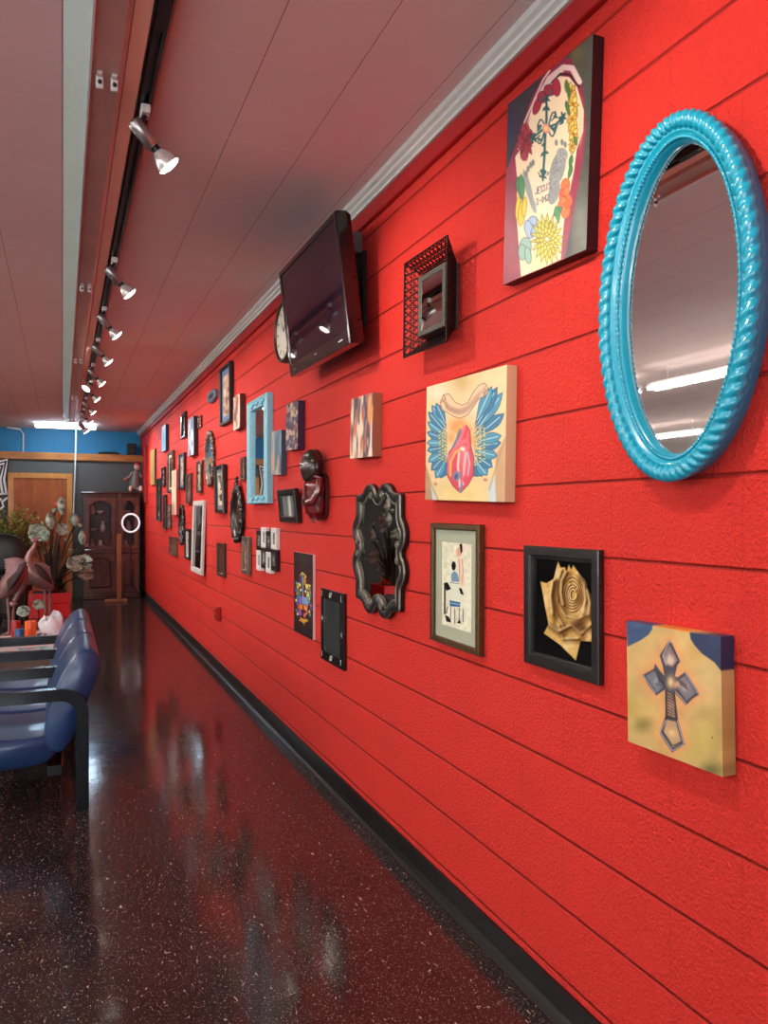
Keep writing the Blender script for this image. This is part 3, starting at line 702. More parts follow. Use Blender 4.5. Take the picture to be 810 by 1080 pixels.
def glyphs(a, txt, x, y, w, h, col, lw, slant=(0,0)):
    G = {'J':[(1,0),(1,.8),(.6,1),(0,.8)],'E':[(1,0),(0,0),(0,.5),(.8,.5),(0,.5),(0,1),(1,1)],'S':[(1,.1),(.3,0),(0,.25),(1,.7),(.7,1),(0,.9)],'I':[(.5,0),(.5,1)],'3':[(0,0),(1,.1),(.3,.5),(1,.75),(.5,1),(0,.9)],'-':[(.2,.5),(.8,.5)],'0':[(.5,0),(1,.4),(.6,1),(0,.6),(.5,0)],'4':[(.8,1),(.8,0),(0,.6),(1,.6)],'1':[(.3,.2),(.6,0),(.6,1)],'2':[(0,.2),(.6,0),(1,.3),(0,1),(1,1)]}
    for i, ch in enumerate(txt):
        ox, oy = x+i*w*1.35+slant[0], y+i*slant[1]
        a.line([(ox+p[0]*w, oy+p[1]*h) for p in G[ch]], lw, col)
glyphs(a,'JESSIS',160,640,7.5,24,(74,70,84),3,(0,-5)); glyphs(a,'3-042',164,680,7.5,24,(74,70,84),3,(0,-5))
for P in ((275,620),(268,660),(284,680),(262,700),(276,720)): a.oell(P[0],P[1],17,28,(238,112,58),.2,(170,60,30),2)
for P in (((262,700),(226,745)),((240,700),(250,770)),((95,600),(105,690)),((106,590),(112,700))): a.leaf(P[0],P[1],24,(60,132,84),(28,76,50),2)
for P in (((94,720),10,46),((108,740),14,50),((118,716),10,40)): a.oell(P[0][0],P[0][1],P[1],P[2],(236,196,54),.1,(140,104,20),3)
for k in range(14): a.leaf((122,466),(122+30*math.cos(k*.9+.3),466+64*math.sin(k*.9+.3)),14,((164,56,70),(134,34,54))[k%2],(84,18,34),2)
for k in range(5): a.leaf((275,665),(275+24*math.cos(k*1.26),665+52*math.sin(k*1.26)),26,((240,120,64),(226,92,50))[k%2],(150,50,26),2)
for P in ((150,780,22,34,.2),(136,800,18,36,-.2),(160,800,14,30,.5)): a.oell(P[0],P[1],P[2],P[3],(150,176,206),P[4],(80,96,120),3)
for P in ((122,870,24,40,.1),(110,890,16,32,0),(132,900,14,34,-.1)): a.oell(P[0],P[1],P[2],P[3],(132,172,160),P[4],(70,100,96),3)
for ring, n in ((92,18),(70,15),(48,12),(26,8)):
    for k in range(n):
        an = 2*PI*k/n+ring; a.leaf((205+ring*.25*math.cos(an),832+ring*.3*math.sin(an)),(205+ring*.72*math.cos(an),832+ring*1.12*math.sin(an)),18,(206,196,62),(112,104,30),3)
canvas(wq(q,t), t, a, 'wall_picture', 'large shoulder tattoo canvas with flowers and footprints, left of the oval mirror', edge=(30,14,20))
# --- winged heart canvas
t = .04; q = [(450.5,411),(534,381.4),(533,527),(448,529)]
a = Art(170, 270, [(40,225),(642,10),(632,1060),(20,1075)], (224,198,150))
a.glow(300,160,90,90,(196,164,104)); a.glow(300,60,120,50,(212,186,136)); a.glow(120,260,80,60,(246,214,188)); a.glow(440,330,90,90,(250,222,196)); a.glow(280,1000,240,120,(226,198,128)); a.glow(560,300,60,300,(232,206,160),.6)
a.poly([(560,690),(640,560),(640,1080),(555,1080)],(196,158,118)); a.poly([(500,960),(552,850),(566,1080),(512,1080)],(196,208,208)); a.poly([(20,780),(62,960),(80,1090),(10,1090)],(176,140,100)); a.poly([(66,950),(84,970),(110,1080),(74,1080)],(190,208,208)); a.line([(20,800),(70,960),(120,1080)],10,(140,108,76),.6,12); a.line([(630,560),(545,850),(510,970)],10,(150,118,86),.6,14)
a.glow(480,895,16,14,(166,100,84)); a.glow(98,950,14,14,(166,106,86))
for (x,y,rx) in ((250,500,60),(330,520,60),(380,600,46),(220,590,40),(290,470,50)): a.glow(x,y,rx,52,(240,140,70),.75)
for k in range(10): a.leaf((300,560),(205+20*k,450+26*abs(4.5-k)/2),22,(244,168,84),(222,120,66),3)
blue = (40,112,150); ob = (20,52,84); hi = (190,222,232)
tips = [(165,885),(135,905),(100,908),(68,850),(44,785),(36,700),(34,640),(36,560),(42,480),(48,405),(76,352),(108,335)]
for i, P in enumerate(tips):
    k = i/(len(tips)-1); rt = (188,780-270*k); a.leaf(rt,P,74-8*k,blue if i % 2 else (62,140,170),ob,4,hi,5,1.5)
tips = [(420,875),(455,872),(495,862),(537,795),(575,705),(603,600),(606,545),(625,375),(612,215),(572,178),(530,178)]
for i, P in enumerate(tips):
    k = i/(len(tips)-1); rt = (395,800-310*k); a.leaf(rt,P,96-12*k,blue if i % 2 else (62,140,170),ob,4,hi,6,1.5)
for k in range(9):
    for j in (0,1,2):
        a.leaf((190-j*22,560+k*26-j*10),(158-j*22,582+k*24-j*10),15,(206,206,130),(70,96,84),3)
        a.leaf((392+j*32,540+k*30-j*22),(428+j*32,560+k*28-j*26),17,(206,206,130),(70,96,84),3)
a.opoly([(188,780),(200,700),(235,650),(262,610),(300,520),(335,485),(366,530),(372,640),(392,720),(394,860),(352,940),(288,1012),(230,960),(190,890)],(206,62,78),(96,30,50),5)
for P,c,w in (([(200,860),(205,740),(260,650),(330,600)],(230,100,112),26),([(212,880),(216,770),(250,700),(300,660)],(238,178,84),16),([(320,500),(290,590),(240,650)],(236,110,120),20),([(285,525),(262,600),(235,660)],(70,120,160),16),([(350,540),(340,600),(350,660)],(226,90,100),20),([(330,700),(318,800),(310,940)],(232,170,170),18),([(345,690),(360,780),(340,900)],(170,180,200),12),([(375,720),(380,800),(360,890)],(214,70,90),14),([(280,700),(270,800),(285,960)],(236,196,186),18),([(300,930),(285,1000)],(110,140,180),16)): a.line(P,w,c,.95,6)
a.ell(262,880,28,40,(112,128,160),.3); a.ell(256,884,14,24,(60,70,110),.3); a.ell(250,930,20,22,(200,60,80)); a.ell(330,900,24,34,(214,60,84)); a.glow(310,670,22,22,(250,244,240))
a.glow(320,760,40,120,(250,210,200),.35)
top = [(140,330),(165,272),(205,262),(250,320),(300,340),(345,318),(385,240),(430,180),(475,160),(500,200)]; bot = [(150,385),(190,400),(240,428),(290,438),(345,408),(385,350),(430,280),(470,262),(500,235)]
a.poly(top+bot[::-1],(228,188,150),10,.8)
for L_ in (top,bot,[(140,330),(150,385)],[(165,272),(180,300),(150,330)],[(500,200),(500,235),(465,270),(478,230)]): a.line(L_,5,(120,78,66))
L_ = []
for k in range(52):
    f = k/51; L_.append((172+f*270+ (8 if k % 2 else -2), 345+ (28 if k % 2 else -22)+ 75*math.sin(f*PI*.92)**1*.9 - f*f*150*.95))
a.line(L_,3,(104,62,58),.8)
for k in range(7): a.line([(150+6*k,318+3*k),(172+5*k,296+8*k)],3,(140,96,80)); a.line([(470-5*k,190+6*k),(496-4*k,214+5*k)],3,(130,84,74))
a.glow(440,215,30,30,(240,200,180),.5)
a.img *= (1+.05*(vnoise(a.x/60,a.y/60,4)-.5))[...,None]
canvas(wq(q,t), t, a, 'wall_picture', 'canvas of a chest tattoo with blue winged red heart and banner', edge=(206,172,134))
# --- cross tattoo canvas
t = .04; q = [(661.3,655.7),(759.4,670.6),(762.8,819.6),(662,781.7)]
a = Art(210, 270, [(115,85),(645,165),(663,970),(120,765)], (196,164,104))
for (x,y,rx,ry_,c,al) in ((420,200,160,90,(216,184,120),.9),(560,420,120,160,(216,186,128),.8),(180,320,70,110,(206,170,110),.8),(250,620,160,120,(206,176,104),.6),(560,760,120,120,(196,176,92),.7),(205,670,60,50,(120,108,54),.8),(140,560,50,90,(176,150,76),.7),(600,930,80,60,(92,86,44),.9),(440,800,120,80,(188,164,88),.7),(640,700,40,200,(170,140,80),.7),(560,610,70,60,(176,150,90),.6),(500,250,60,70,(196,158,92),.8)): a.glow(x,y,rx,ry_,c,al)
a.poly([(110,80),(262,103),(258,130),(238,160),(195,190),(120,228)],(54,76,112),8); a.glow(170,110,40,20,(80,102,136),.6)
a.poly([(470,143),(650,160),(656,365),(610,310),(540,262),(500,220),(475,180)],(40,52,84),8); a.glow(600,200,40,60,(52,66,100),.6); a.line([(268,104),(465,142)],9,(232,140,60),.9,6)
cr = [(357,185),(418,308),(400,328),(386,392),(402,398),(446,366),(486,425),(526,492),(486,520),(450,558),(420,520),(385,484),(405,640),(443,780),(372,828),(335,775),(298,715),(333,620),(330,468),(280,503),(240,450),(203,388),(268,350),(274,320),(300,360),(328,392),(318,335),(300,275)]
d = a.sd(cr); a.mix(np.exp(-(np.maximum(-d,0)/34)**1.3), (226,150,96), .75)
a.poly(cr,(64,62,72),6)
def inner(pts,c,c2,al=1.):
    a.poly(pts,c,8,al)
    cx = sum(p[0] for p in pts)/len(pts); cy_ = sum(p[1] for p in pts)/len(pts); a.glow(cx,cy_,24,26,c2,.8)
inner([(356,215),(403,305),(375,340),(335,325),(318,278)],(132,112,112),(190,160,144)); inner([(352,262),(384,306),(368,330),(340,318)],(196,166,146),(216,190,166)); inner([(446,386),(506,486),(452,532),(410,470),(398,420)],(120,112,120),(186,170,160)); inner([(222,392),(268,362),(316,420),(322,452),(284,486)],(112,114,122),(156,160,164)); inner([(340,640),(392,650),(424,768),(374,800),(322,712)],(186,150,108),(226,190,132)); inner([(345,480),(372,490),(388,630),(345,620)],(150,116,92),(200,160,122))
a.glow(362,425,26,44,(244,206,150),.95); a.glow(395,440,24,24,(240,180,130),.8)
for k in range(9): a.line([(342,478+k*17),(362,486+k*17),(374,500+k*16)],5,(54,42,46))
for k in range(6): a.line([(282+k*7,372+k*10),(296+k*7,420+k*6),(280+k*9,440+k*4)],4,(48,44,52))
for k in range(6): a.line([(402+k*9,404+k*6),(420+k*8,440+k*6)],4,(66,56,60))
for P in ([(357,190),(318,275),(336,328)],[(357,190),(412,304)],[(446,372),(520,490)],[(452,552),(424,514),(388,478)],[(208,390),(276,490)],[(304,714),(372,818),(436,780)],[(300,716),(336,640)],[(400,640),(436,772)]): a.line(P,6,(176,172,178),.85)
for P in ([(366,205),(408,300),(380,338)],[(336,465),(338,640)],[(384,480),(398,640)],[(333,622),(392,634)],[(322,712),(374,790),(424,766)]): a.line(P,6,(34,32,40),.9)
a.ell(602,742,5,5,(90,70,50)); a.ell(640,890,3,3,(100,80,50)); a.noise(60,.06,8)
canvas(wq(q,t), t, a, 'wall_picture', 'canvas of an ornate cross tattoo on bare skin, lowest at the right')
# --- rose picture in a wide black frame
t = .021; q = [(552,574.4),(631,581),(631,724),(552.4,698)]
a = Art(150, 200, [(105,140),(500,180),(500,895),(108,770)], (7,6,7))
rose = [(145,300),(185,312),(232,285),(262,165),(280,208),(308,206),(318,238),(334,188),(350,222),(364,192),(400,245),(444,300),(460,360),(498,430),(490,500),(480,560),(496,620),(498,712),(412,704),(381,836),(280,730),(168,648),(200,590),(178,480)]
d = a.sd(rose); a.poly(rose,(206,166,96),6); ins = np.clip(.5+d/6,0,1)
def rl(P,w,c,al=.9,so=7):
    m = np.clip(.5+(w/2-a.dl(P))/so,0,1)*ins; a.mix(m,c,al)
dk, lt, md = (62,36,12),(246,222,168),(150,106,48)
for k, f in enumerate((1.,.8,.62,.45,.3)):
    pts = [(362+72*f*math.cos(th)+10*(1-f), 390+118*f*math.sin(th)+10*(1-f)) for th in np.linspace(-2.6+k*.6,3.2+k*.6,30)]
    rl(pts,20,md,.8,12); rl(pts,9,dk,.9,6); rl([(x-7,y-5) for x,y in pts],7,lt,.9,5)
for P in ([(285,230),(255,330),(262,450),(320,540),(400,560),(450,530)],[(245,290),(222,400),(240,500),(300,600)],[(320,240),(290,300),(285,380),(300,460)],[(230,300),(215,400),(230,520)],[(400,250),(440,330),(450,430),(430,520)],[(460,370),(480,450),(470,530)],[(270,600),(300,690),(400,690)],[(200,590),(270,640),(350,600)],[(360,600),(420,660),(480,600)]):
    rl([(x+16,y+15) for x,y in P],44,(96,62,24),.6,26); rl([(x+6,y+6) for x,y in P],16,dk,.9,10); rl([(x-7,y-6) for x,y in P],16,lt,.6,14)
for (x,y,rx,ry_,c,al) in ((400,590,50,36,(52,28,18),.9),(430,620,34,24,(70,40,20),.8),(380,585,60,20,(120,80,60),.5),(330,740,60,50,(236,206,146),.8),(180,420,20,90,(236,206,150),.8),(470,670,30,40,(232,200,140),.7),(430,500,40,40,(232,196,150),.7),(350,560,60,18,(226,186,110),.6),(255,240,20,40,(230,210,170),.8),(240,560,20,60,(90,56,20),.6),(410,300,20,50,(110,70,30),.7)): a.mix(np.exp(-1.4*a.ed(x,y,rx,ry_)**2)*ins, c, al)
a.mix((a.noise(24,.0).img[...,0]*0+vnoise(a.x/16,a.y/16,2)-.4)*ins, (120,80,36), .35)
bw = M_wood('black_stained_wood', (12,11,11), (34,32,31), .35, (1,6,1), .3, 9)
y_, z_, w_, h_, ro = wq(q,t)
r = thing('framed_rose_picture', 'golden rose on black in a wide black wood frame', 'framed picture', mat4=wall_m(y_,z_,ro))
bx = (105-48)/(580-48)*w_*1.02
mb = MB(); mb.outline(rect(w_,h_), [(0,0),(0,.017),(.003,.02),(bx-.012,.02),(bx-.008,.012),(bx,.011),(bx,.004)], 0); fill(mb, rect(w_,h_)[::-1], 0); mb.build('frame', bw, r)
paint_mesh('print', a, w_-2*bx+.002, h_-2*bx+.002, ARTG, r, z=.0045)
# --- figures print with grey-green mat in a carved bronze frame
t = .027; q = [(453.5,552.6),(504.4,552),(504,692),(453,675.5)]
y_, z_, w_, h_, ro = wq(q,t)
a = Art(90, 210, [(105,195),(338,210),(335,885),(105,820)], (228,226,200)); a.noise(26,.10,3); a.glow(140,260,40,60,(206,210,170),.6); a.glow(300,600,40,160,(236,232,212),.7); a.glow(270,240,50,40,(238,206,180),.5)
a.ell(237,275,22,34,(222,168,140)); a.poly([(240,215),(262,208),(264,270),(250,285),(246,250)],(28,24,30)); a.poly([(222,310),(262,320),(272,400),(284,500),(262,545),(240,500),(236,400)],(232,206,180)); a.line([(262,330),(270,420),(258,510)],6,(206,140,120)); a.line([(236,330),(242,420),(240,490)],5,(190,130,110))
a.ell(196,380,17,34,(30,26,32)); a.poly([(178,440),(200,418),(228,440),(240,500),(178,500)],(118,146,172)); a.poly([(160,505),(240,512),(252,600),(242,690),(165,690)],(224,228,206)); a.line([(165,505),(240,515)],5,(110,120,120)); a.poly([(120,510),(150,505),(176,555),(140,570)],(24,24,28)); a.poly([(236,545),(258,550),(276,600),(250,590)],(30,26,30)); a.line([(128,520),(128,740)],12,(22,20,24)); a.poly([(165,640),(248,655),(246,690),(168,685)],(60,100,140)); a.line([(170,660),(245,672)],6,(150,190,210))
for P in ([(175,690),(172,790)],[(205,700),(206,815)],[(240,700),(238,800)],[(268,705),(270,800)]): a.line(P,6,(70,70,74))
a.poly([(130,750),(160,765),(180,808),(140,800)],(24,24,28)); a.poly([(218,810),(245,785),(252,815)],(24,24,28)); a.line([(150,690),(140,740)],7,(40,40,44)); a.poly([(180,700),(200,700),(200,800),(184,800)],(236,232,212))
br = M('carved_bronze_frame', (92,66,40), .4, .55, noise=.3, scale=90, bump=.6)
framed((y_,z_,w_,h_,ro), t, .023, br, 'framed_print', 'pale print of two figures, grey-green mat, carved bronze frame', a, matw=(105-58)/365*w_, matm=M('sage_mat_board', (160,164,142), .8, noise=.03))
# --- pierced metal shadow-box mirror
t = .086; q = [(427,279.5),(472,247),(471,359),(425.6,378)]
y_, z_, w_, h_, ro = wq(q,t)
r = thing('lace_frame_mirror', 'small mirror in a deep pierced black metal lattice frame', 'mirror', mat4=wall_m(y_,z_,ro))
lm = M('pierced_black_metal', (30,20,20), .4, .7, noise=.1)
def lattice(name, P00, P10, P11, P01, nu, nv, parent):
    """pierced panel between four corners: rings in a staggered grid with solid borders"""
    P = [Vector(p) for p in (P00,P10,P11,P01)]
    def B(u, v): return P[0]*(1-u)*(1-v)+P[1]*u*(1-v)+P[2]*u*v+P[3]*(1-u)*v
    mb = MB()
    def strip(u0,u1,v0,v1): mb.add([B(u0,v0),B(u1,v0),B(u1,v1),B(u0,v1)], [(0,1,2,3)])
    bu, bv = .07/nu, .07/nv
    strip(0,1,0,bv*1.4); strip(0,1,1-bv*1.4,1); strip(0,bu*1.4,0,1); strip(1-bu*1.4,1,0,1)
    def ringat(u, v, ro_, ri, n=8):
        A = []; Bn = []
        for k in range(n):
            c_, s_ = math.cos(2*PI*k/n), math.sin(2*PI*k/n)
            A.append(B(min(1,max(0,u+c_*ro_/nu)), min(1,max(0,v+s_*ro_/nv)))); Bn.append(B(min(1,max(0,u+c_*ri/nu)), min(1,max(0,v+s_*ri/nv))))
        mb.grid([A,Bn], 0, False, cu=True)
    for i in range(nu):
        for j in range(nv):
            u, v = (i+.5)/nu, (j+.5)/nv
            ringat(u,v,.52,.35)
            for k in range(4):
                an = PI/4+k*PI/2; ringat(u+.27*math.cos(an)/nu, v+.27*math.sin(an)/nv, .13, .065, 6)
            ringat(u+.5/nu, v+.5/nv, .22, .14, 6)
    o = mb.build(name, lm, parent); m_ = o.modifiers.new('sheet_thickness','SOLIDIFY'); m_.thickness = .0015; return o
yin = onX(441.8,300,D-.055).y; bw_ = (y_+w_/2)-yin; zi = .009
W2, H2 = w_/2, h_/2; iw, ih = W2-bw_, H2-bw_
zt = t-.002
nu_, nv_ = 3, max(6, round(h_/.033)); nw_ = max(4, round(w_/.033))
lattice('lattice_panel',(-W2,-H2,zt),(-iw,-ih,zi),(-iw,ih,zi),(-W2,H2,zt),nu_,nv_,r)
lattice('lattice_panel',(W2,-H2,zt),(iw,-ih,zi),(iw,ih,zi),(W2,H2,zt),nu_,nv_,r)
lattice('lattice_panel',(-W2,H2,zt),(-iw,ih,zi),(iw,ih,zi),(W2,H2,zt),nu_,nw_,r)
lattice('lattice_panel',(-W2,-H2,zt),(-iw,-ih,zi),(iw,-ih,zi),(W2,-H2,zt),nu_,nw_,r)
mb = MB(); pth = [(-W2,-H2,zt),(W2,-H2,zt),(W2,H2,zt),(-W2,H2,zt)]
for k in range(4): mb.tube([pth[k],pth[(k+1)%4]], .0032, 6)
mb.build('rim', lm, r)
mz = .055; mb = MB(); mb.outline(rect(iw*2,ih*2), [(-.002,0),(0,mz),(.003,mz+.003),(.02,mz+.002),(.023,mz-.002)], 0, False); mb.build('inner_frame', M('tarnished_pewter',(92,92,86),.35,.6,noise=.3,scale=120,bump=.5), r)
mb = MB(); fill(mb, rect(iw*2-.044,ih*2-.044), mz-.001); mb.build('mirror', mir, r)
# --- black scroll framed mirror
t = .03; q = [(374,519),(422.5,515),(421,648),(374,637)]
y_, z_, w_, h_, ro = wq(q,t)
r = thing('scroll_mirror', 'mirror in a black and silver frame with scalloped scroll outline', 'mirror', mat4=wall_m(y_,z_,ro))
half = [(0,.455),(.03,.47),(.07,.525),(.16,.555),(.25,.525),(.30,.475),(.36,.46),(.44,.46),(.455,.44),(.455,.33),(.46,.27),(.515,.22),(.54,.15),(.52,.07),(.47,.02),(.465,-.02),(.52,-.07),(.54,-.15),(.515,-.22),(.46,-.27),(.455,-.33),(.455,-.44),(.44,-.46),(.36,-.46),(.30,-.475),(.25,-.525),(.16,-.56),(.07,-.53),(.03,-.475)]
full = half+[(0,-.46)]+[(-x,y) for x,y in half[::-1] if x > 0]
full = [(x*w_*1.06, y*h_*1.02) for x,y in full][::-1]
# round the outline by corner cutting
def chaikin(P, n=2):
    for _ in range(n):
        Q = []
        for i in range(len(P)):
            a_, b_ = Vector(P[i]), Vector(P[(i+1)%len(P)]); Q += [tuple(a_*.78+b_*.22), tuple(a_*.22+b_*.78)]
        P = Q
    return P
full = chaikin(full,2)
if sum(full[i-1][0]*full[i][1]-full[i][0]*full[i-1][1] for i in range(len(full))) < 0: full = full[::-1]
sb = M('black_lacquer_frame',(20,20,19),.42,0,coat=.12,noise=.15,spec=.35); sr = M('silver_worn_edge',(120,116,104),.42,.6,noise=.3,scale=60)
mb = MB(); mb.outline(full, [(0,0),(0,.02)], 0, True); mb.outline(full, [(.004,.027),(.012,.029),(.03,.026),(.043,.02)], 0, True); fill(mb, full[::-1], .0)
mb.build('frame', sb, r)
mb = MB(); mb.outline(full, [(0,.02),(.004,.027)], 0, True); mb.outline(full, [(.043,.02),(.046,.024),(.05,.02),(.052,.012)], 0, True); mb.build('silver_edge', sr, r)
mb = MB(); sc_ = Vector((1,1)); fill(mb, full, .011); mb.build('mirror', mird, r)
for sx in (-1,1):
    for sy in (-1,1):
        for k in range(2):
            mb = MB(); cx_, cy_ = sx*w_*(.44 if k == 0 else .12), sy*h_*(.06 if k == 0 else .46)
            mb.tube([(cx_+.018*(1-j/20)*math.cos(j*.55*sx), cy_+.018*(1-j/20)*math.sin(j*.55*sx)*sy, .027) for j in range(20)], .004, 6)
            mb.build('scroll_ornament', sr, r)
# --- television on its bracket, with backing board
r = thing('wall_mounted_television', 'black flat screen television tilted down from a wall bracket', 'television')
Rb = Matrix(((0,0,-1),(-1,0,0),(0,1,0))).to_4x4()
TV = Matrix.Translation((1.13,3.521,2.5006)) @ Matrix.Rotation(-.013,4,'Z') @ Rb @ Matrix.Rotation(.123,4,'X') @ Matrix.Rotation(-.014,4,'Z')
r.matrix_world = TV; tw_, th_ = .9546, .578
gb = M('gloss_black_plastic',(10,9,10),.12,coat=.6,noise=.1)
mb = MB(); mb.outline(rect(tw_,th_), [(.012,-.075),(.0,-.05),(0,-.004),(.004,.002),(.026,.002),(.03,-.004)], 0, False); fill(mb, rect(tw_-.024,th_-.024)[::-1], -.075); mb.box(-tw_/2+.027,tw_/2-.027,-th_/2+.024,-th_/2+.062,-.004,.0015); mb.build('bezel', gb, r)
mb = MB(); fill(mb, [(-tw_/2+.028,-th_/2+.06),(tw_/2-.028,-th_/2+.06),(tw_/2-.028,th_/2-.028),(-tw_/2+.028,th_/2-.028)], -.003); mb.build('screen', M('dark_screen',(40,24,38),.03,noise=.02,coat=.0), r)
lg = M('grey_lettering',(190,190,195),.4)
for nm,x0_,x1_,z0_,z1_ in (('badge',-.016,.016,.038,.044),('silver_sticker',-.4,-.36,.026,.03),('silver_sticker',.34,.4,.03,.036)): MB().box(x0_,x1_,-th_/2+z0_,-th_/2+z1_,.0015,.0022).build(nm, lg, r)
mb = MB(); mb.box(-tw_*.36,tw_*.36,-th_*.36,th_*.36,-.105,-.07,ch=.012); mb.build('rear_housing', M('matte_black',(14,14,15),.5), r)
b1 = onX(383, 300, D-.02)
mb = MB(); mb.box(D-.02,D-.0015, b1.y, b1.y+.3, 2.34, 2.7); bo = mb.build('plate_and_shadow', blk)  # black bracket plate that also stands in for the television's shadow strip
bo.parent = r; bo.matrix_parent_inverse = TV.inverted()
mb = MB(); mb.tube([(D-.02,3.55,2.5),(D-.06,3.5,2.5),(1.225,3.53,2.5)], .022, 10); mb.box(D-.04,D-.002,3.45,3.65,2.4,2.6,ch=.004); bo = mb.build('bracket_arm', dark); bo.parent = r; bo.matrix_parent_inverse = TV.inverted()
mb = MB(); mb.box(D-.05,D-.0015,b1.y+.05,b1.y+.13,2.705,2.805,ch=.004)
o = mb.build('junction_box', M('grey_metal_box',(120,118,116),.4,.4)); tag(o,'grey metal box on the wall above the television bracket','electrical box')
# --- round clock half hidden by the television
cyl = onX(289, 541, D-.04).y; cz_ = onX(298, 349, D-.04).z; R_ = abs(onX(298,316,D-.04).z-onX(298,382,D-.04).z)/2
r = thing('wall_clock', 'round white wall clock with dark rim behind the television', 'clock', mat4=wall_m(cyl-R_, cz_))
mb = MB(); mb.outline(oval(R_,R_,48), [(0,0),(0,.03),(.006,.04),(.02,.04),(.026,.026)], 0, True); mb.build('rim', M('bronze_clock_rim',(70,60,52),.35,.6), r)
mb = MB(); fill(mb, oval(R_-.02,R_-.02,48), .027); mb.build('dial', M('cream_dial',(226,222,208),.4), r)
for k in range(12):
    mb = MB(); an = k*PI/6; c_, s_ = math.cos(an), math.sin(an); L0, L1, ww = R_*.62, R_*.78, .006
    mb.add([(c_*L0-s_*ww,s_*L0+c_*ww,.0285),(c_*L0+s_*ww,s_*L0-c_*ww,.0285),(c_*L1+s_*ww,s_*L1-c_*ww,.0285),(c_*L1-s_*ww,s_*L1+c_*ww,.0285)],[(0,1,2,3)]); mb.build('hour_mark', blk, r)
for nm, an, L0 in (('hour_hand',2.2,.45),('minute_hand',.9,.65)):
    mb = MB(); mb.add([(0,-.006,.03),(R_*L0,-.003,.03),(R_*L0,.003,.03),(0,.006,.03)],[(0,1,2,3)]); o = mb.build(nm, blk, r); o.rotation_euler = (0,0,an)
# --- light blue rectangular mirror
t = .05; geo = wq([(259.4,425.7),(281.4,413),(280,530.5),(260,532)], t); y_, z_, w_, h_, ro = geo
r = thing('rectangular_mirror', 'tall mirror in a light blue carved rectangular frame', 'mirror', mat4=wall_m(y_,z_,0))
lb = M('light_blue_distressed_paint',(136,196,214),.45,noise=.14,scale=60,bump=.2); bs, bt = w_*.17, h_*.105
mb = MB(); o_ = rect(w_,h_); i_ = [(-w_/2+bs,-h_/2+bt*.8),(w_/2-bs,-h_/2+bt*.8),(w_/2-bs,h_/2-bt),(-w_/2+bs,h_/2-bt)]
def ringpair(mb, A, za, B, zb): mb.grid([[(x,y,za) for x,y in A],[(x,y,zb) for x,y in B]],0,False,cu=True)
def lerp(A,B,f): return [(a[0]*(1-f)+b[0]*f,a[1]*(1-f)+b[1]*f) for a,b in zip(A,B)]
ringpair(mb,o_,0,o_,.04); ringpair(mb,o_,.04,lerp(o_,i_,.14),.047); ringpair(mb,lerp(o_,i_,.14),.047,lerp(o_,i_,.3),.04); ringpair(mb,lerp(o_,i_,.3),.04,lerp(o_,i_,.8),.038); ringpair(mb,lerp(o_,i_,.8),.038,lerp(o_,i_,.9),.042); ringpair(mb,lerp(o_,i_,.9),.042,i_,.02); fill(mb,o_[::-1],0)
mb.build('frame', lb, r)
mb = MB(); fill(mb,i_,.021); mb.build('mirror', mir, r)
for yc in (h_/2-bt*.55,-h_/2+bt*.42):
    mb = MB()
    for sx in (-1,1):
        mb.tube([(sx*(.02+.14*f*w_*3),yc+.014*math.sin(f*9),.043) for f in np.linspace(0,.8,14)], .006, 6)
        mb.ell((sx*w_*.3,yc,.04),(.02,.012,.008),8,6)
    mb.ell((0,yc,.04),(.03,.016,.012),10,6); mb.build('carved_ornament', lb, r)
# --- carved wooden figure on a plaque
t0_ = .17
yc = onX(336,541,D-.03).y; zt_, zb_ = onX(336,499,D-.03).z, onX(336,549,D-.03).z
r = thing('wall_mounted_carving', 'glossy dark red carved figure with round head on the wall', 'carving', mat4=wall_m(yc, (zt_+zb_)/2))
r.scale = (.92,1,.62); hh = abs(zt_-zb_); dw = M_wood('dark_stained_plaque',(40,14,16),(66,24,24),.3,(1,4,1),.5); rw = M_wood('polished_red_mahogany',(58,8,12),(112,22,24),.16,(1,3,1),.7); dk2 = M('dark_carved_wood',(42,28,24),.3,coat=.4,noise=.2)
mb = MB(); pl = chaikin([(-.1,-hh*.5),(.1,-hh*.5),(.115,0),(.1,hh*.5),(-.1,hh*.5),(-.115,0)],2); mb.prism(pl,2,0,.035); mb.build('plaque', dw, r, bevel=.006)
rows = []
for f in np.linspace(0,1,16):
    yy = -hh*.46+f*hh*.86; k = .5+.5*math.sin(PI*min(1,f*1.05)**.8*.62); rx = .055+.05*k; rz2 = .06+.055*k
    if f > .9: rx *= .8; rz2 *= .8
    if f < .08: rx *= .75; rz2 *= .75
    rows.append([(rx*math.cos(an), yy, .06+max(-.03,rz2*math.sin(an))) for an in np.linspace(0,2*PI,24,endpoint=False)])
mb = MB(); mb.grid(rows,0,True,cu=True); mb.add(rows[0],[tuple(range(24))]); mb.add(rows[-1],[tuple(range(24))]); mb.build('torso', rw, r)
mb = MB(); mb.ell((.0,hh*.62,.11),(.092,.1,.098),20,14); mb.ell((.0,hh*.5,.1),(.06,.06,.06)); mb.ell((.0,hh*.6,.2),(.012,.02,.012)); mb.ell((-.09,hh*.61,.1),(.014,.028,.02)); mb.ell((.09,hh*.61,.1),(.014,.028,.02)); mb.build('head', dk2, r)
mb = MB(); mb.ell((.0,hh*.82,.075),(.062,.05,.06),16,10); mb.build('topknot', dk2, r)
for sx in (-1,1):
    mb = MB(); mb.tube([(sx*.085,hh*.34,.08),(sx*.105,hh*.1,.1),(sx*.08,-hh*.1,.14),(sx*.03,-hh*.12,.17)], [.034,.03,.026,.022], 10); mb.build('arm', rw, r)
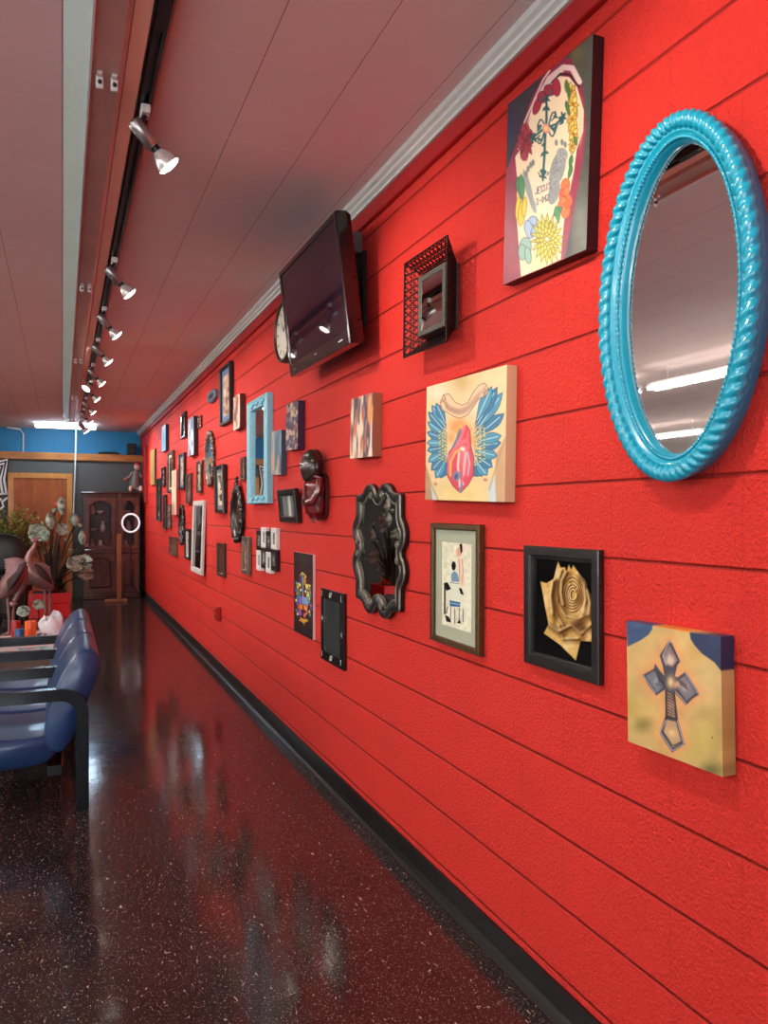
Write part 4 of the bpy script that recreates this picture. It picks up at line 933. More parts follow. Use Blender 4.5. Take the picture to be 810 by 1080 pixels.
mb = MB(); mb.tube([(.08*math.cos(a_),hh*.38+.01*math.sin(a_*3),.07+.085*math.sin(a_)) for a_ in np.linspace(.1,3.0,14)], .014, 8); mb.build('collar', rw, r)
mb = MB(); mb.tube([(.012,-hh*.46,.1),(.012,-hh*.54,.1)], .013, 8); mb.build('peg', dk2, r)
# --- colourful skull panel with a pale side edge
t = .017; geo = wlean([(310,582.8),(330,584),(327.2,674.9),(308,665.8)], t)
a = Art(70, 220, [(433,310),(570,322),(553,970),(418,905)], (20,13,15))
a.glow(492,640,70,190,(150,20,22),.9); a.glow(500,350,60,70,(60,52,50),.8); a.noise(30,.25,6)
P4 = [((490,452),(526,492),(490,540),(462,492),(238,190,70)),((490,470),(508,490),(490,512),(476,490),(60,40,50)),((440,535),(485,545),(470,600),(442,590),(232,220,90)),((500,540),(545,550),(548,610),(512,590),(240,226,100)),((442,590),(470,600),(476,650),(440,640),(60,150,90)),((510,590),(548,610),(544,660),(512,650),(190,220,90)),((470,480),(490,510),(486,560),(468,540),(90,70,140)),((495,505),(520,515),(510,560),(494,560),(220,150,60)),((450,640),(486,640),(484,700),(452,720),(120,110,200)),((488,640),(530,650),(528,720),(490,700),(130,160,220)),((440,640),(462,645),(456,720),(442,690),(80,110,190)),((455,700),(490,700),(488,750),(458,760),(232,130,60)),((490,700),(524,715),(520,760),(490,750),(240,150,70)),((446,745),(478,750),(480,790),(452,790),(150,90,200)),((486,775),(526,750),(522,800),(490,810),(230,120,110)),((456,790),(490,812),(522,800),(490,872),(240,170,60)),((470,820),(490,830),(508,822),(490,858),(214,60,40)),((486,520),(496,520),(494,700),(486,700),(90,140,190)),((462,570),(482,580),(478,610),(460,600),(30,30,40)),((500,580),(522,590),(518,622),(498,610),(30,34,40)),((470,745),(494,735),(510,752),(490,782),(140,20,40)),((480,752),(490,746),(500,756),(488,768),(20,10,16)),((508,780),(530,770),(520,806),(494,816),(30,18,30))]
for p in P4: a.opoly(p[:4],p[4],(24,20,30),3)
for k in range(10):
    f = k/9; a.oell(447+8*math.sin(k*2.1),548+f*230,9,14,((60,150,190),(240,210,90),(150,90,200),(220,110,70))[k%4],0,(20,16,24),2); a.oell(540-8*math.sin(k*1.7),560+f*220,9,14,((240,210,90),(90,180,120),(220,110,150),(80,120,200))[k%4],0,(20,16,24),2)
a.line([(491,470),(489,700)],5,(170,210,236)); a.oell(476,596,10,13,(240,236,220),0,(20,20,26),3); a.oell(510,604,10,13,(240,236,220),0,(20,20,26),3)
for k in range(6): a.ell(462+k*11,838+6*abs(2.5-k)*-1,5,7,(244,190,80))
geo = geo[:4]+(0,); canvas(geo, t, a, 'wall_picture', 'black canvas with a colourful mask face and a pale pink edge', edge=(236,196,196))
# --- black frame with white numerals round dark glass
t = .019; geo = wlean([(338.3,619.7),(362.2,626.7),(363,708.6),(337,693.6)], t); geo = geo[:4]+(0,); y_, z_, w_, h_, ro = geo
r = framed(geo, t, .055, M('black_gloss_frame',(12,11,12),.3,coat=.3), 'glass_panel', 'black frame with white numerals around dark glass, lowest of the middle group', None, 'framed glass', mirror=M('dark_grey_glass',(52,58,57),.08,coat=.5,noise=.25,scale=7), prof=[(0,0),(0,t-.004),(.003,t-.002),(.052,t-.002),(.055,t-.008)])
wm = M('white_numerals',(230,230,228),.5)
for s_, x_, yy in (('67',-.02,h_/2-.028),('L',w_/2-.03,h_/2-.03),('1',-w_/2+.02,h_/2-.03),('67',-.01,-h_/2+.028),('7',w_/2-.04,-h_/2+.03),('1',-w_/2+.02,-h_/2+.03),('4',-w_/2+.025,.03),('4',w_/2-.03,-.02),(':',-w_/2+.062,.03)):
    text_mesh('numeral', s_, .042, wm, r, (x_,yy,t-.001))
# --- collage of eight small photo frames
t = .03; geo = wr(270.5,290.5,557.5,604.5,t); geo = wq([(270.5,558.5),(292,558),(290,604.5),(269.5,599)], t); y_, z_, w_, h_, ro = geo
r = thing('photo_collage', 'cluster of eight joined black and white photo frames', 'photo collage', mat4=wall_m(y_,z_,0))
fw = M('white_photo_frame',(228,224,218),.4); fb = M('black_photo_frame',(18,17,18),.35)
for row in range(2):
    for c_ in range(4):
        mb = MB(); ww, hhh = w_/4, h_/2; wt = (c_+row) % 2 == 1; mb.outline(rect(ww-.002,hhh-.002), [(0,0),(0,t-.006),(.003,t-.003),(ww*.22,t-.003),(ww*.24,t-.01)]); fill(mb,rect(ww-.002,hhh-.002)[::-1],0)
        o = mb.build('photo_frame', fw if wt else fb, r); o.location = ((c_-1.5)*ww, (.5-row)*hhh+(.012 if c_ % 2 else -.012), 0)
        paint_mesh('photo', small_art(row*7+c_, [(70,66,64),(150,146,140),(34,32,32),(190,186,180)], 12, 20, (110,106,102)), ww*.54, hhh-ww*.46, ARTG, o, z=t-.0095)
# --- small framed pictures and canvases further down the wall
bk = M('black_gloss_frame'); bkw = M('black_matte_frame',(22,19,19),.45); brn = M_wood('dark_brown_frame',(52,28,20),(84,48,34),.35,(1,4,1),.3); slv = M('antique_silver_frame',(120,112,102),.35,.6,noise=.25,scale=70,bump=.4); wf = M('white_washed_frame',(206,200,196),.5,noise=.1); brw = M_wood('walnut_frame',(66,36,24),(104,62,40),.35,(1,4,1),.3)
creamm = M('cream_mat',(222,214,198),.8); bluem = M('slate_blue_mat',(92,110,150),.8); greym = M('grey_mat',(112,112,112),.8)
skin = [(206,164,130),(150,110,84),(90,62,52),(226,200,170)]
# canvases
canvas(wq([(301.8,427),(314,422),(314.2,473.6),(301,475.4)],.045), .045, small_art(3,[(88,66,110),(216,190,166),(176,70,66),(60,44,70),(150,140,160),(206,170,130),(52,38,60)],34,70,(80,64,92),.13,.2), 'wall_picture', 'small canvas with purple and cream portrait beside the carved figure', edge=(54,36,66))
canvas(wq([(370,420),(393.5,415.3),(393.2,481),(369,484)],.045), .045, small_art(11,[(196,176,156),(176,62,52),(66,62,104),(222,200,170),(70,96,90),(214,140,70),(186,86,64),(60,48,74),(226,206,180)],70,100,(150,110,96),.075,.34,1.8), 'wall_picture', 'narrow canvas of streaked orange and violet tattoo art below the lattice mirror', edge=(150,96,72))
canvas(wq([(286.8,455.6),(296.5,453.4),(296.5,500.7),(286,501)],.04), .04, small_art(21,[(120,150,170),(214,190,160),(74,104,130),(196,160,120)],24,70,(120,140,150),.25,1.2), 'wall_picture', 'slim blue and tan canvas touching the light blue mirror', edge=(60,80,96))
canvas(wr(246,253,414.8,454.4,.045), .045, small_art(31,[(226,180,160),(180,120,100),(230,206,190),(120,70,60)],22,66,(216,170,150),.3,.7), 'wall_picture', 'peach toned canvas left of the light blue mirror top', edge=(84,40,36))
canvas(wr(198.3,204.2,438.6,481.8,.05), .05, small_art(41,[(190,206,222),(120,150,180),(220,220,226),(90,110,140)],20,70,(180,196,214),.4,.9), 'wall_picture', 'pale blue and white canvas upper far wall', edge=(30,24,34))
canvas(wr(170.6,174.6,447.2,477,.045), .045, small_art(47,[(110,176,220),(150,200,230)],12,40,(120,184,224),.6), 'wall_picture', 'sky blue canvas high near the back corner', edge=(26,40,60))
canvas(wr(158.6,163,473,512,.03), .03, small_art(51,[(176,150,70),(150,130,80),(190,160,90)],10,44,(170,146,76),.6,1.5), 'wall_picture', 'ochre yellow strip panel nearest the back corner', edge=(80,50,30))
canvas(wr(181,186,495,543,.045), .045, small_art(57,[(226,200,180),(206,150,130),(240,226,206)],16,60,(224,196,176),.4,1.2), 'wall_picture', 'cream and pink tall canvas on the far wall', edge=(176,46,44))
# framed pictures
def fr(box, t, border, fm, label, pal, seed, matw=0., matm=None, bgc=(140,130,120), sc=.3, cat='framed picture', name='framed_picture', nx=20, ny=50, sy=None):
    geo = wlean(box, t) if isinstance(box[0], tuple) else wr(*box, t)
    o = framed((geo[0],geo[1],geo[2],geo[3],0), t, border, fm, name, label, small_art(seed,pal,nx,ny,bgc,sc,sy), cat, matw, matm)
    if geo[4]: lean(o, geo[4], geo[3])
    return o
fr([(295,516.3),(313,514.6),(317,551.3),(298,550.6)], .035, .04, bk, 'black framed row of pale figures tucked against the carved figure', [(60,70,66),(226,226,220),(120,124,120)], 61, 0, None, (150,150,146), .16, nx=60, ny=60, sy=2.)
fr([(231.2,388),(242,382.2),(242.2,445.8),(231.8,448.3)], .04, .028, bkw, 'tall picture with blue mat in a black frame, high on the wall', [(206,170,140),(150,110,90),(226,210,190)], 71, .05, bluem, (190,170,150), .3, nx=24, ny=70)
fr((190.3,194.6,433.5,463.5), .035, .03, bk, 'small black framed dark picture high on the far wall', [(60,56,54),(30,28,28),(96,90,84)], 73, 0, None, (50,48,46))
fr((208.4,211.6,437.5,452.5), .02, .018, brn, 'tiny brown framed picture above the ornate oval mirror', [(150,70,60),(190,120,100)], 79, 0, None, (160,90,80))
fr((164.5,168.6,504,549.5), .03, .02, bk, 'tall black panel with a small white mark near the bottom, far wall', [(20,20,22),(36,34,36)], 83, 0, None, (22,21,23))
fr((170,173,492,513), .03, .02, bkw, 'very small dark framed picture right of the ochre panel', [(90,50,60),(200,180,180)], 89, 0, None, (110,80,84))
fr((176,181.5,474.5,520), .04, .04, brw, 'tall picture in a cream mat and wood frame, far wall', [(40,36,34),(90,70,60),(140,120,100)], 97, .03, creamm, (70,60,54))
fr((188,193.4,477,516.6), .035, .025, bk, 'black framed picture with blue top and white sheet, far wall', [(226,214,196),(220,150,90),(240,236,226)], 101, .03, bluem, (220,206,190))
fr((171.6,174.4,521.5,558.5), .03, .02, bkw, 'very narrow dark frame, lower far wall, left of a matching one', [(200,120,90),(60,40,36)], 103, 0, None, (120,80,66))
fr((176,179,532,557), .03, .018, brn, 'short narrow brown frame under the cream canvas', [(210,170,150),(90,50,40)], 107, 0, None, (180,130,110))
fr((195.7,200.4,499,531), .03, .025, brn, 'brown framed portrait left of the white mirror top', [(180,160,150),(110,90,84),(140,60,54)], 109, 0, None, (150,130,122))
fr((206.6,211.6,485.5,520), .03, .024, brn, 'slim brown framed picture left of the ornate oval mirror base', [(206,190,170),(120,90,74),(226,214,196)], 113, 0, None, (190,170,150))
fr([(226.3,491.3),(235.2,489.8),(236,541.6),(228,540.6)], .04, .03, bk, 'black framed sketch with grey mat, left of the black oval mirror', [(226,220,200),(90,84,76),(240,236,220)], 127, .04, greym, (222,214,194), .3, nx=24, ny=60)
fr((252.9,257,481.5,507), .03, .022, brw, 'small walnut framed picture left of the light blue mirror', [(90,70,56),(206,180,150),(60,44,40)], 131, 0, None, (120,92,72))
fr((194.4,199,557.5,591), .03, .03, bk, 'black framed white sheet beside the white framed mirror', [(226,222,214),(150,146,140),(240,238,232)], 137, .02, creamm, (220,216,208))
fr((178.3,186,565.5,587.5), .02, .012, brn, 'small square brown plaque on the far lower wall', [(120,84,66),(70,46,38),(160,120,96)], 139, 0, None, (96,66,52), .2)
fr((228.3,235.4,572,609.5), .03, .03, brn, 'plain brown plaque in a dark frame, lower wall', [(96,60,34),(84,52,30)], 149, 0, None, (92,58,34), .5, nx=16)
fr([(254.6,566.5),(261.6,565.5),(261.4,608),(253.8,603.4)], .03, .035, slv, 'silver framed brown figure picture left of the photo cluster', [(150,110,84),(206,180,150),(80,60,50),(190,100,70)], 151, 0, None, (130,100,80), .22, nx=26, ny=60)
# white framed tall mirror
geo = wlean([(203.4,528.2),(214.5,528),(211.8,607),(201,602.5)], .03); ln = geo[4]; geo = geo[:4]+(0,)
wm_ = framed(geo, .03, .055, wf, 'rectangular_mirror', 'tall narrow mirror in a whitewashed frame, lower far wall', None, 'mirror', mirror=M_mirror('dim_mirror_glass')); lean(wm_, ln, geo[3])
# small blue-grey octagonal mirror
y_, z_, w_, h_, _ = wr(218.2,226.3,407.5,427.5,.035)
r = thing('octagonal_mirror', 'small blue-grey octagonal mirror near the ceiling', 'mirror', mat4=wall_m(y_,z_))
k = .32; oc = [(-w_/2+k*w_,-h_/2),(w_/2-k*w_,-h_/2),(w_/2,-h_/2+k*h_*.7),(w_/2,h_/2-k*h_*.7),(w_/2-k*w_,h_/2),(-w_/2+k*w_,h_/2),(-w_/2,h_/2-k*h_*.7),(-w_/2,-h_/2+k*h_*.7)]
mb = MB(); mb.outline(oc, [(0,0),(0,.025),(.01,.033),(.04,.03),(.048,.018)]); fill(mb,oc[::-1],0); mb.build('frame', M('blue_grey_paint',(78,98,120),.4), r)
mb = MB(); fill(mb,oc,.017); mb.build('mirror', M_mirror('dim_mirror_glass'), r)
# ornate oval mirrors
def ornate(box, t, name, label, fm, crest=True, mm=mir, bw=.035, wing=False, lumps=40):
    y_, z_, w_, h_, _ = wr(*box, t)
    r = thing(name, label, 'mirror', mat4=wall_m(y_,z_)); rx, ry_ = w_/2, h_/2*(.84 if crest else 1.); off = -h_*.08 if crest else 0
    pts = [(x,y+off) for x,y in oval(rx*.92,ry_*.94,64)]
    mb = MB(); mb.outline(pts, [(0,0),(0,t*.6),(bw*.3,t*.95),(bw*.8,t*.8),(bw,t*.4)], 0, True); fill(mb,pts[::-1],0); mb.build('frame', fm, r)
    mb = MB()
    for i in range(lumps):
        an = 2*PI*i/lumps; s_ = .011+.006*(i % 3); mb.ell((rx*.94*math.cos(an),off+ry_*.95*math.sin(an),t*.55),(s_*1.2,s_*1.4,s_),8,6)
    if crest:
        for i in range(7): mb.ell(((i % 2-.5)*rx*.5*(1-i/8),off+ry_*.95+i*h_*.022,t*.6),(rx*.3*(1-i/9),h_*.02,t*.3),8,6)
        mb.ell((0,h_/2-h_*.02,t*.5),(.014,h_*.025,.012),8,6)
    if wing: mb.ell((-rx*1.05,off+ry_*.6,t*.5),(rx*.22,h_*.07,t*.3),10,6)
    mb.build('carved_ornament', fm, r)
    mb = MB(); fill(mb,[(x*.97,y) for x,y in [(x,y+off) for x,y in oval(rx*.92-bw*.9,ry_*.94-bw*.9,64)]],t*.42); mb.build('mirror', mm, r)
    return r
ornate((242,252.6,501.5,572), .05, 'ornate_oval_mirror', 'black ornate oval mirror with a pointed crest', M('black_carved_frame',(20,17,16),.3,coat=.3,noise=.3,scale=80), True, mird, .04)
ornate((215.3,223.4,453,513), .04, 'ornate_oval_mirror', 'oval mirror in a silver and black carved frame reflecting blue, far wall', M('silver_black_carving',(112,104,96),.3,.5,noise=.4,scale=40), False, mir, .03, True)
ornate((188.4,192.9,533,574.5), .03, 'oval_plaque', 'small black oval framed mirror beside the whitewashed mirror', M('black_carved_frame'), False, M_mirror('smoked_glass'), .03)
# red outlet box and a red pipe in the far corner
pp = onX(229,647,D-.03); mb = MB(); mb.box(D-.045,D-.0015,pp.y-.045,pp.y+.045,pp.z-.065,pp.z+.06,ch=.006)
o = mb.build('box', M('red_metal_box',(170,30,28),.4)); r = thing('outlet_box', 'small red painted outlet box low on the wall', 'electrical box', (D-.02,pp.y,pp.z)); o.parent = r; o.matrix_parent_inverse = Matrix.Translation((-(D-.02),-pp.y,-pp.z))
mb = MB()
for dz_ in (-.024,.022): mb.box(-.0285,-.0245,-.016,.016,dz_-.014,dz_+.014,ch=.002)
mb.build('socket', blk, r)
pp = onX(153.4,470,D-.03); pq = onX(153.4,530,D-.03); mb = MB(); mb.box(D-.05,D-.0015,pp.y-.05,pp.y+.05,pq.z,pp.z,ch=.004); tag(mb.build('wall_batten', M('dark_red_batten',(150,26,24),.5)), 'dark red vertical batten on the red wall close to the back corner', 'batten')
# ================================================================ BACK OF THE ROOM
# display cabinet
YC = YB-.48; cx0, cx1 = onY(88,541,YC).x, onY(147.5,541,YC).x; cz1 = onY(118,519,YC).z
mah = M_wood('dark_mahogany',(52,20,12),(96,42,26),.3,(5,5,.8),.4,5); mah2 = M_wood('red_mahogany',(70,28,16),(120,58,36),.3,(5,5,.8),.4,5)
r = thing('display_cabinet', 'dark mahogany china cabinet with arched glass doors at the back', 'cabinet', ((cx0+cx1)/2,YC+.22,0))
W = cx1-cx0; hw = W/2; dpt = .22
mb = MB(); mb.box(-hw,-hw+.03,-dpt+.02,dpt,.08,cz1-.06); mb.box(hw-.03,hw,-dpt+.02,dpt,.08,cz1-.06); mb.box(-hw,hw,dpt-.02,dpt,.08,cz1-.06); zmid = .80
for zz in (.08,zmid,cz1-.09): mb.box(-hw+.03,hw-.03,-dpt+.02,dpt-.02,zz,zz+.03)
mb.build('carcass', mah, r)
mb = MB(); mb.box(-hw-.02,hw+.02,-dpt-.02,dpt,0,.08,ch=.008); mb.build('plinth', mah, r)
mb = MB(); mb.box(-hw-.015,hw+.015,-dpt-.01,dpt,cz1-.06,cz1-.03,ch=.006); mb.box(-hw-.04,hw+.04,-dpt-.04,dpt,cz1-.03,cz1,ch=.01); mb.build('cornice', mah, r)
mb = MB(); mb.box(-hw,hw,-dpt-.015,-dpt+.02,zmid-.03,zmid+.045,ch=.006); mb.build('waist_rail', mah, r)
for zz in (1.12,1.42): MB().box(-hw+.03,hw-.03,-dpt+.06,dpt-.02,zz,zz+.012).build('shelf', M_glass('shelf_glass',.5), r)
def arch(x0,x1,z0,z1,rise,n=10):
    return [(x0,z0),(x1,z0),(x1,z1-rise)]+[(x1-(x1-x0)*i/n, z1-rise+rise*math.sin(PI*i/n)*(1 if True else 0)) for i in range(1,n)]+[(x0,z1-rise)]
split = -hw+W*.60; doors = ((-hw+.03,split-.035),(split+.035,hw-.03))
mb = MB(); mb.box(split-.035,split+.035,-dpt,-dpt+.03,.08,cz1-.06,ch=.004); mb.build('centre_stile', mah, r)
for (x0,x1) in doors:
    for z0,z1,gl in ((zmid+.05,cz1-.095,True),(.115,zmid-.035,False)):
        m_ = .06; out = [(x0,z0),(x1,z0),(x1,z1)]; inn = arch(x0+m_,x1-m_,z0+m_,z1-m_*.8,.09)
        outp = [(x0,z0),(x1,z0),(x1,z1-.1)]+[(x1-(x1-x0)*i/10,z1) for i in range(1,10)]+[(x0,z1-.1)]
        outp[3] = (x1,z1); outp[11] = (x0,z1)
        mb = MB(); y0_,y1_ = -dpt-.008,-dpt+.016
        mb.grid([[(x,y1_,z) for x,z in outp],[(x,y0_,z) for x,z in outp],[(x,y0_,z) for x,z in inn],[(x,y1_,z) for x,z in inn]],0,False,cu=True)
        d_ = mb.build('glass_door' if gl else 'cupboard_door', mah2, r)
        if gl:
            mb = MB(); mb.add([(x,-dpt+.008,z) for x,z in inn],[tuple(range(len(inn)))]); mb.build('pane', M_glass('clear_glass'), d_)
        else:
            mb = MB(); mb.add([(x,-dpt+.006,z) for x,z in inn],[tuple(range(len(inn)))]); c2 = arch(x0+m_+.03,x1-m_-.03,z0+m_+.03,z1-m_*.8-.03,.08)
            mb.grid([[(x,-dpt+.006,z) for x,z in arch(x0+m_+.012,x1-m_-.012,z0+m_+.012,z1-m_*.8-.012,.085)],[(x,-dpt-.006,z) for x,z in c2]],0,False,cu=True); mb.add([(x,-dpt-.006,z) for x,z in c2],[tuple(range(len(c2)))])
            mb.build('raised_panel', mah, d_)
        hx = x1-.03 if x0 < split-.1 and gl else (x0+.03 if gl else (x0+x1)/2)
        mb = MB(); mb.lathe([(0,.0),(.016,.004),(.016,.01),(.006,.014),(.006,.026),(0,.028)],12,0,(hx,-dpt-.035,(z0+z1)/2+.03),Matrix.Rotation(-PI/2,4,'X')); mb.tube([(hx-.02,-dpt-.03,(z0+z1)/2+.02),(hx,-dpt-.034,(z0+z1)/2-.012),(hx+.02,-dpt-.03,(z0+z1)/2+.02)],.004,6); mb.build('handle', M('brass_knob'), d_)
# crockery on the cabinet shelves
chm = M('pale_crockery',(214,196,190),.3,coat=.3); gx = r.location.x; gy = r.location.y
pots = [('jug',[(0,0),(.04,0),(.055,.04),(.05,.09),(.032,.13),(.04,.16),(.036,.16),(.028,.13),(0,.02)]),('bowl',[(0,0),(.03,0),(.05,.03),(.075,.07),(.07,.07),(.045,.03),(0,.012)]),('vase',[(0,0),(.03,0),(.05,.06),(.035,.13),(.022,.17),(.03,.19),(.026,.19),(.018,.17),(0,.05)])]
places = [(-.33,zmid+.0305,2),(-.18,zmid+.0305,0),(-.3,1.1325,1),(-.14,1.1325,2),(-.32,1.4325,0),(-.18,1.4325,1),(.25,zmid+.0305,0),(.3,1.1325,2),(.26,1.4325,1)]
where = {zmid+.0305:'bottom',1.1325:'middle',1.4325:'top'}
for x_,z_,k in places:
    side = 'left' if x_ < -.22 else 'centre left' if x_ < 0 else 'right'
    mb = MB(); mb.lathe(pots[k][1],18,0); o = mb.build(pots[k][0], chm); o.location = (gx+x_*W/.95,gy+.05,z_); tag(o,'pale %s on the %s shelf of the china cabinet, %s side' % (pots[k][0],where[z_],side),pots[k][0],'crockery inside the china cabinet')
# wooden stand in front of the cabinet, ring light on its slim pole
YS = YC-.5; pA, pB = onY(123,541,YS), onY(128,541,YS); zt1, zt2 = onY(125,563,YS).z, onY(126,519,YS).z
lw_ = M_wood('light_brown_plank',(128,78,48),(164,108,70),.5,(4,4,.6),.05,4)
r = thing('wooden_stand', 'upright wooden plank stand on a flat foot before the cabinet', 'stand', ((pA.x+pB.x)/2,YS,0))
xw = (pB.x-pA.x)/2; MB().box(-xw,xw,-.02,.02,.0415,zt1,ch=.004).build('post', lw_, r)
fl = onY(110.5,541,YS).x-r.location.x; frr = onY(134,541,YS).x-r.location.x
MB().box(fl,frr,-.09,.09,0,.04,ch=.005).build('foot', lw_, r)
MB().box(-xw*.2,xw*.9,-.012,.012,zt1,zt2,ch=.003).build('upper_post', mah, r)
YR = YC-.28; pc = onY(137.8,551.5,YR); rr_ = abs(onY(137.8,542,YR).z-onY(137.8,561,YR).z)/2
r = thing('ring_light', 'white ring light on a thin black tripod before the cabinet', 'lamp', (pc.x,YR,0))
mb = MB(); mb.tube([(rr_*.9*math.cos(a_),-.03,pc.z+rr_*math.sin(a_)) for a_ in np.linspace(0,2*PI,40,endpoint=False)],.015,10,closed=True); mb.build('lit_ring', M('ring_light_white',(246,244,250),.4,emit=.7), r)
mb = MB(); mb.tube([(0,0,.2),(0,0,pc.z-rr_-.01)],.01,8); mb.tube([(0,0,pc.z-rr_-.03),(0,-.03,pc.z-rr_+.005)],.012,8); mb.build('pole', blk, r)
for k in range(3):
    an = k*2*PI/3+.4; mb = MB(); mb.tube([(0,0,.32),(.2*math.cos(an),.2*math.sin(an),.012)],.008,6); mb.build('leg', blk, r)
# speaker and flat boxes on the timber ledge
sp0, sp1 = onY(135,541,YB-.03).x, onY(144,541,YB-.03).x; ph = onY(140,467.5,YB).z-zb1
r = thing('loudspeaker', 'black loudspeaker box on the timber ledge in the back corner', 'speaker', ((sp0+sp1)/2,YB+.12,zb1))
hw = (sp1-sp0)/2; MB().box(-hw,hw,-.12,.12,.001,ph,ch=.006).build('cabinet_box', blk, r)
mb = MB(); 
for zz,rd in ((ph*.36,hw*.66),(ph*.78,hw*.32)): mb.lathe([(rd,0),(rd,.008),(rd*.85,.006),(rd*.3,-.0),(0,.004)],20,0,(0,-.1205,zz),Matrix.Rotation(PI/2,4,'X'))
mb.build('speaker_cone', M('speaker_cone_grey',(38,38,40),.5), r)
s0 = onY(104,541,YB-.02).x; s1 = onY(126,541,YB-.02).x
mb = MB(); mb.box(-(s1-s0)/2,(s1-s0)/2,-.12,.12,.0,.035,ch=.006); o = mb.build('body', M('matte_black')); r = thing('electronics_box','flat black box lying on the timber ledge left of the speaker','box',((s0+s1)/2,YB+.11,zb1+.001)); o.parent = r
mb = MB(); mb.box(-.12,.14,-.08,.08,.0355,.05,ch=.005); mb.build('top_unit', dark, r)
# cloth clown doll sitting on the cabinet
pd = onY(142,519,YC+.1); r = thing('cloth_doll', 'small cloth doll in grey and red sitting on the china cabinet', 'doll', (pd.x,YC+.12,cz1+.001)); zh = onY(146,488,YC+.1).z-cz1
dg = M('doll_grey_cloth',(130,126,122),.8,noise=.3,scale=60); dr = M('doll_red_cloth',(176,50,48),.8,noise=.2); ds = M('doll_pale_cloth',(226,196,180),.7)
mb = MB(); mb.tube([(.01,0,.05),(.0,0,zh*.35),(.02,0,zh*.62),(.03,0,zh*.74)],[.075,.08,.06,.03],12); mb.build('torso', dg, r)
mb = MB(); mb.ell((.04,-.01,zh*.86),(.052,.05,.06)); mb.ell((.04,-.062,zh*.855),(.01,.012,.01)); mb.ell((.02,-.058,zh*.88),(.006,.004,.008)); mb.ell((.06,-.058,zh*.88),(.006,.004,.008)); mb.build('head', ds, r)
mb = MB(); mb.lathe([(.056,0),(.045,.04),(.012,.075),(0,.08)],14,0,(.042,0,zh*.89)); mb.build('hat', dr, r)
for sx,tip in ((-1,(-.16,-.05,zh*.42)),(1,(.12,-.06,zh*.5))):
    mb = MB(); mb.tube([(.02+sx*.05,0,zh*.66),(.02+sx*.09,-.03,zh*.54),tip],[.028,.026,.022],8); o = mb.build('arm', dg, r); mb = MB(); mb.ell(tip,(.026,.024,.028)); mb.build('hand', dr, o)
for sx in (-1,1):
    mb = MB(); mb.tube([(sx*.04,-.02,.05),(sx*.07,-.12,.055),(sx*.08,-.2,.045)],[.04,.034,.028],8); o = mb.build('leg', dg, r); mb = MB(); mb.ell((sx*.085,-.215,.06),(.03,.04,.05)); mb.build('shoe', ds, o)
# ================================================================ LEFT SIDE FURNITURE
# --- waiting room seats: three joined places between four bent arms
n0 = onZ(87, 853, 0); X0 = n0.x; d0 = 312.
def yat(v, x): d = (1.461-.555)*780/v; return (d-ST*x)/CT
SY = [n0.y, n0.y+.58, n0.y+1.16, n0.y+1.74]
navy = M('navy_vinyl',(30,56,98),.34,coat=.15,noise=.08,scale=14,bump=.12); bkl = M('black_lacquered_wood',(6,8,13),.2,coat=.4,noise=.1)
r = thing('waiting_seat_row', 'row of three joined navy vinyl seats with black bent wood arms', 'seating', (X0-.25, SY[0]+.87, 0))
ox, oy = X0-.25, SY[0]+.87
def arm_frame(yc):
    def arc(cx, cz, R, a0, a1, n=8): return [(cx+R*math.cos(a), cz+R*math.sin(a)) for a in np.linspace(a0,a1,n)]
    xb, xf, zt, w2 = X0, X0-.62, .575, .029
    outer = [(xb+w2,0)]+arc(xb+w2-.13,zt+w2-.13,.13,0,PI/2)+arc(xf-w2+.13,zt+w2-.13+.0,.13,PI/2,PI)+[(xf-w2,0)]
    inn = [(xf+w2,0)]+arc(xf+w2+.075,zt-w2-.075,.075,PI,PI/2)+arc(xb-w2-.075,zt-w2-.075,.075,PI/2,0)+[(xb-w2,0)]
    pts = [(x-ox,z) for x,z in outer+inn]; w = .024
    mb = MB(); n = len(pts); no = len(outer)
    for s_ in (-1,1):
        for i in range(no-1):
            a_, b_, c_, d_ = pts[i], pts[i+1], pts[n-2-i], pts[n-1-i]
            q_ = [(p[0],yc-oy+s_*w,p[1]) for p in (a_,b_,c_,d_)]
            mb.add(q_ if s_ > 0 else q_[::-1], [(0,1,2,3)])
    mb.grid([[(p[0],yc-oy-w,p[1]) for p in pts],[(p[0],yc-oy+w,p[1]) for p in pts]],0,False,cu=True)
    return mb.build('arm_frame', bkl, r, bevel=.008)
for y in SY: arm_frame(y)
ypl = SY[0]+.03
# side profiles read off the near end of the row
def prof(P): return [(onY(x,y,ypl).x-ox, onY(x,y,ypl).z) for x,y in P]
bp = prof([(49,790),(46,764),(52,742),(60,720),(70,702),(80,690),(89,684.5),(97,684),(104,690),(106.5,699),(103,712),(97,728),(91,745),(83,764),(74,782),(64,795)])
sz0, sz1 = .225, .372
spf = [(X0-.62-ox+.03,sz0+.02),(X0-.62-ox+.06,sz0),(X0-.22-ox,sz0),(X0-.14-ox,sz0+.02),(X0-.1-ox,sz0+.1),(X0-.13-ox,sz1),(X0-.3-ox,sz1-.006),(X0-.52-ox,sz1+.012),(X0-.6-ox,sz1),(X0-.63-ox,sz1-.05)]
def cushion(name, P, y0, y1, crown=.018):
    c = Vector((sum(p[0] for p in P)/len(P), sum(p[1] for p in P)/len(P))); P = chaikin(P,1); rows = []
    for f, s_ in ((0,.0),(0,.93),(.012,.975),(.035,1.0),(.28,1.008),(.5,1.012),(.72,1.008),(.965,1.0),(.988,.975),(1,.93),(1,.0)):
        y = y0+(y1-y0)*f-oy
        rows.append([(c.x+(p[0]-c.x)*max(s_,.001), y, c.y+(p[1]-c.y)*max(s_,.001)) for p in P])
    mb = MB(); mb.grid(rows,0,True,cu=True); return mb.build(name, navy, r)
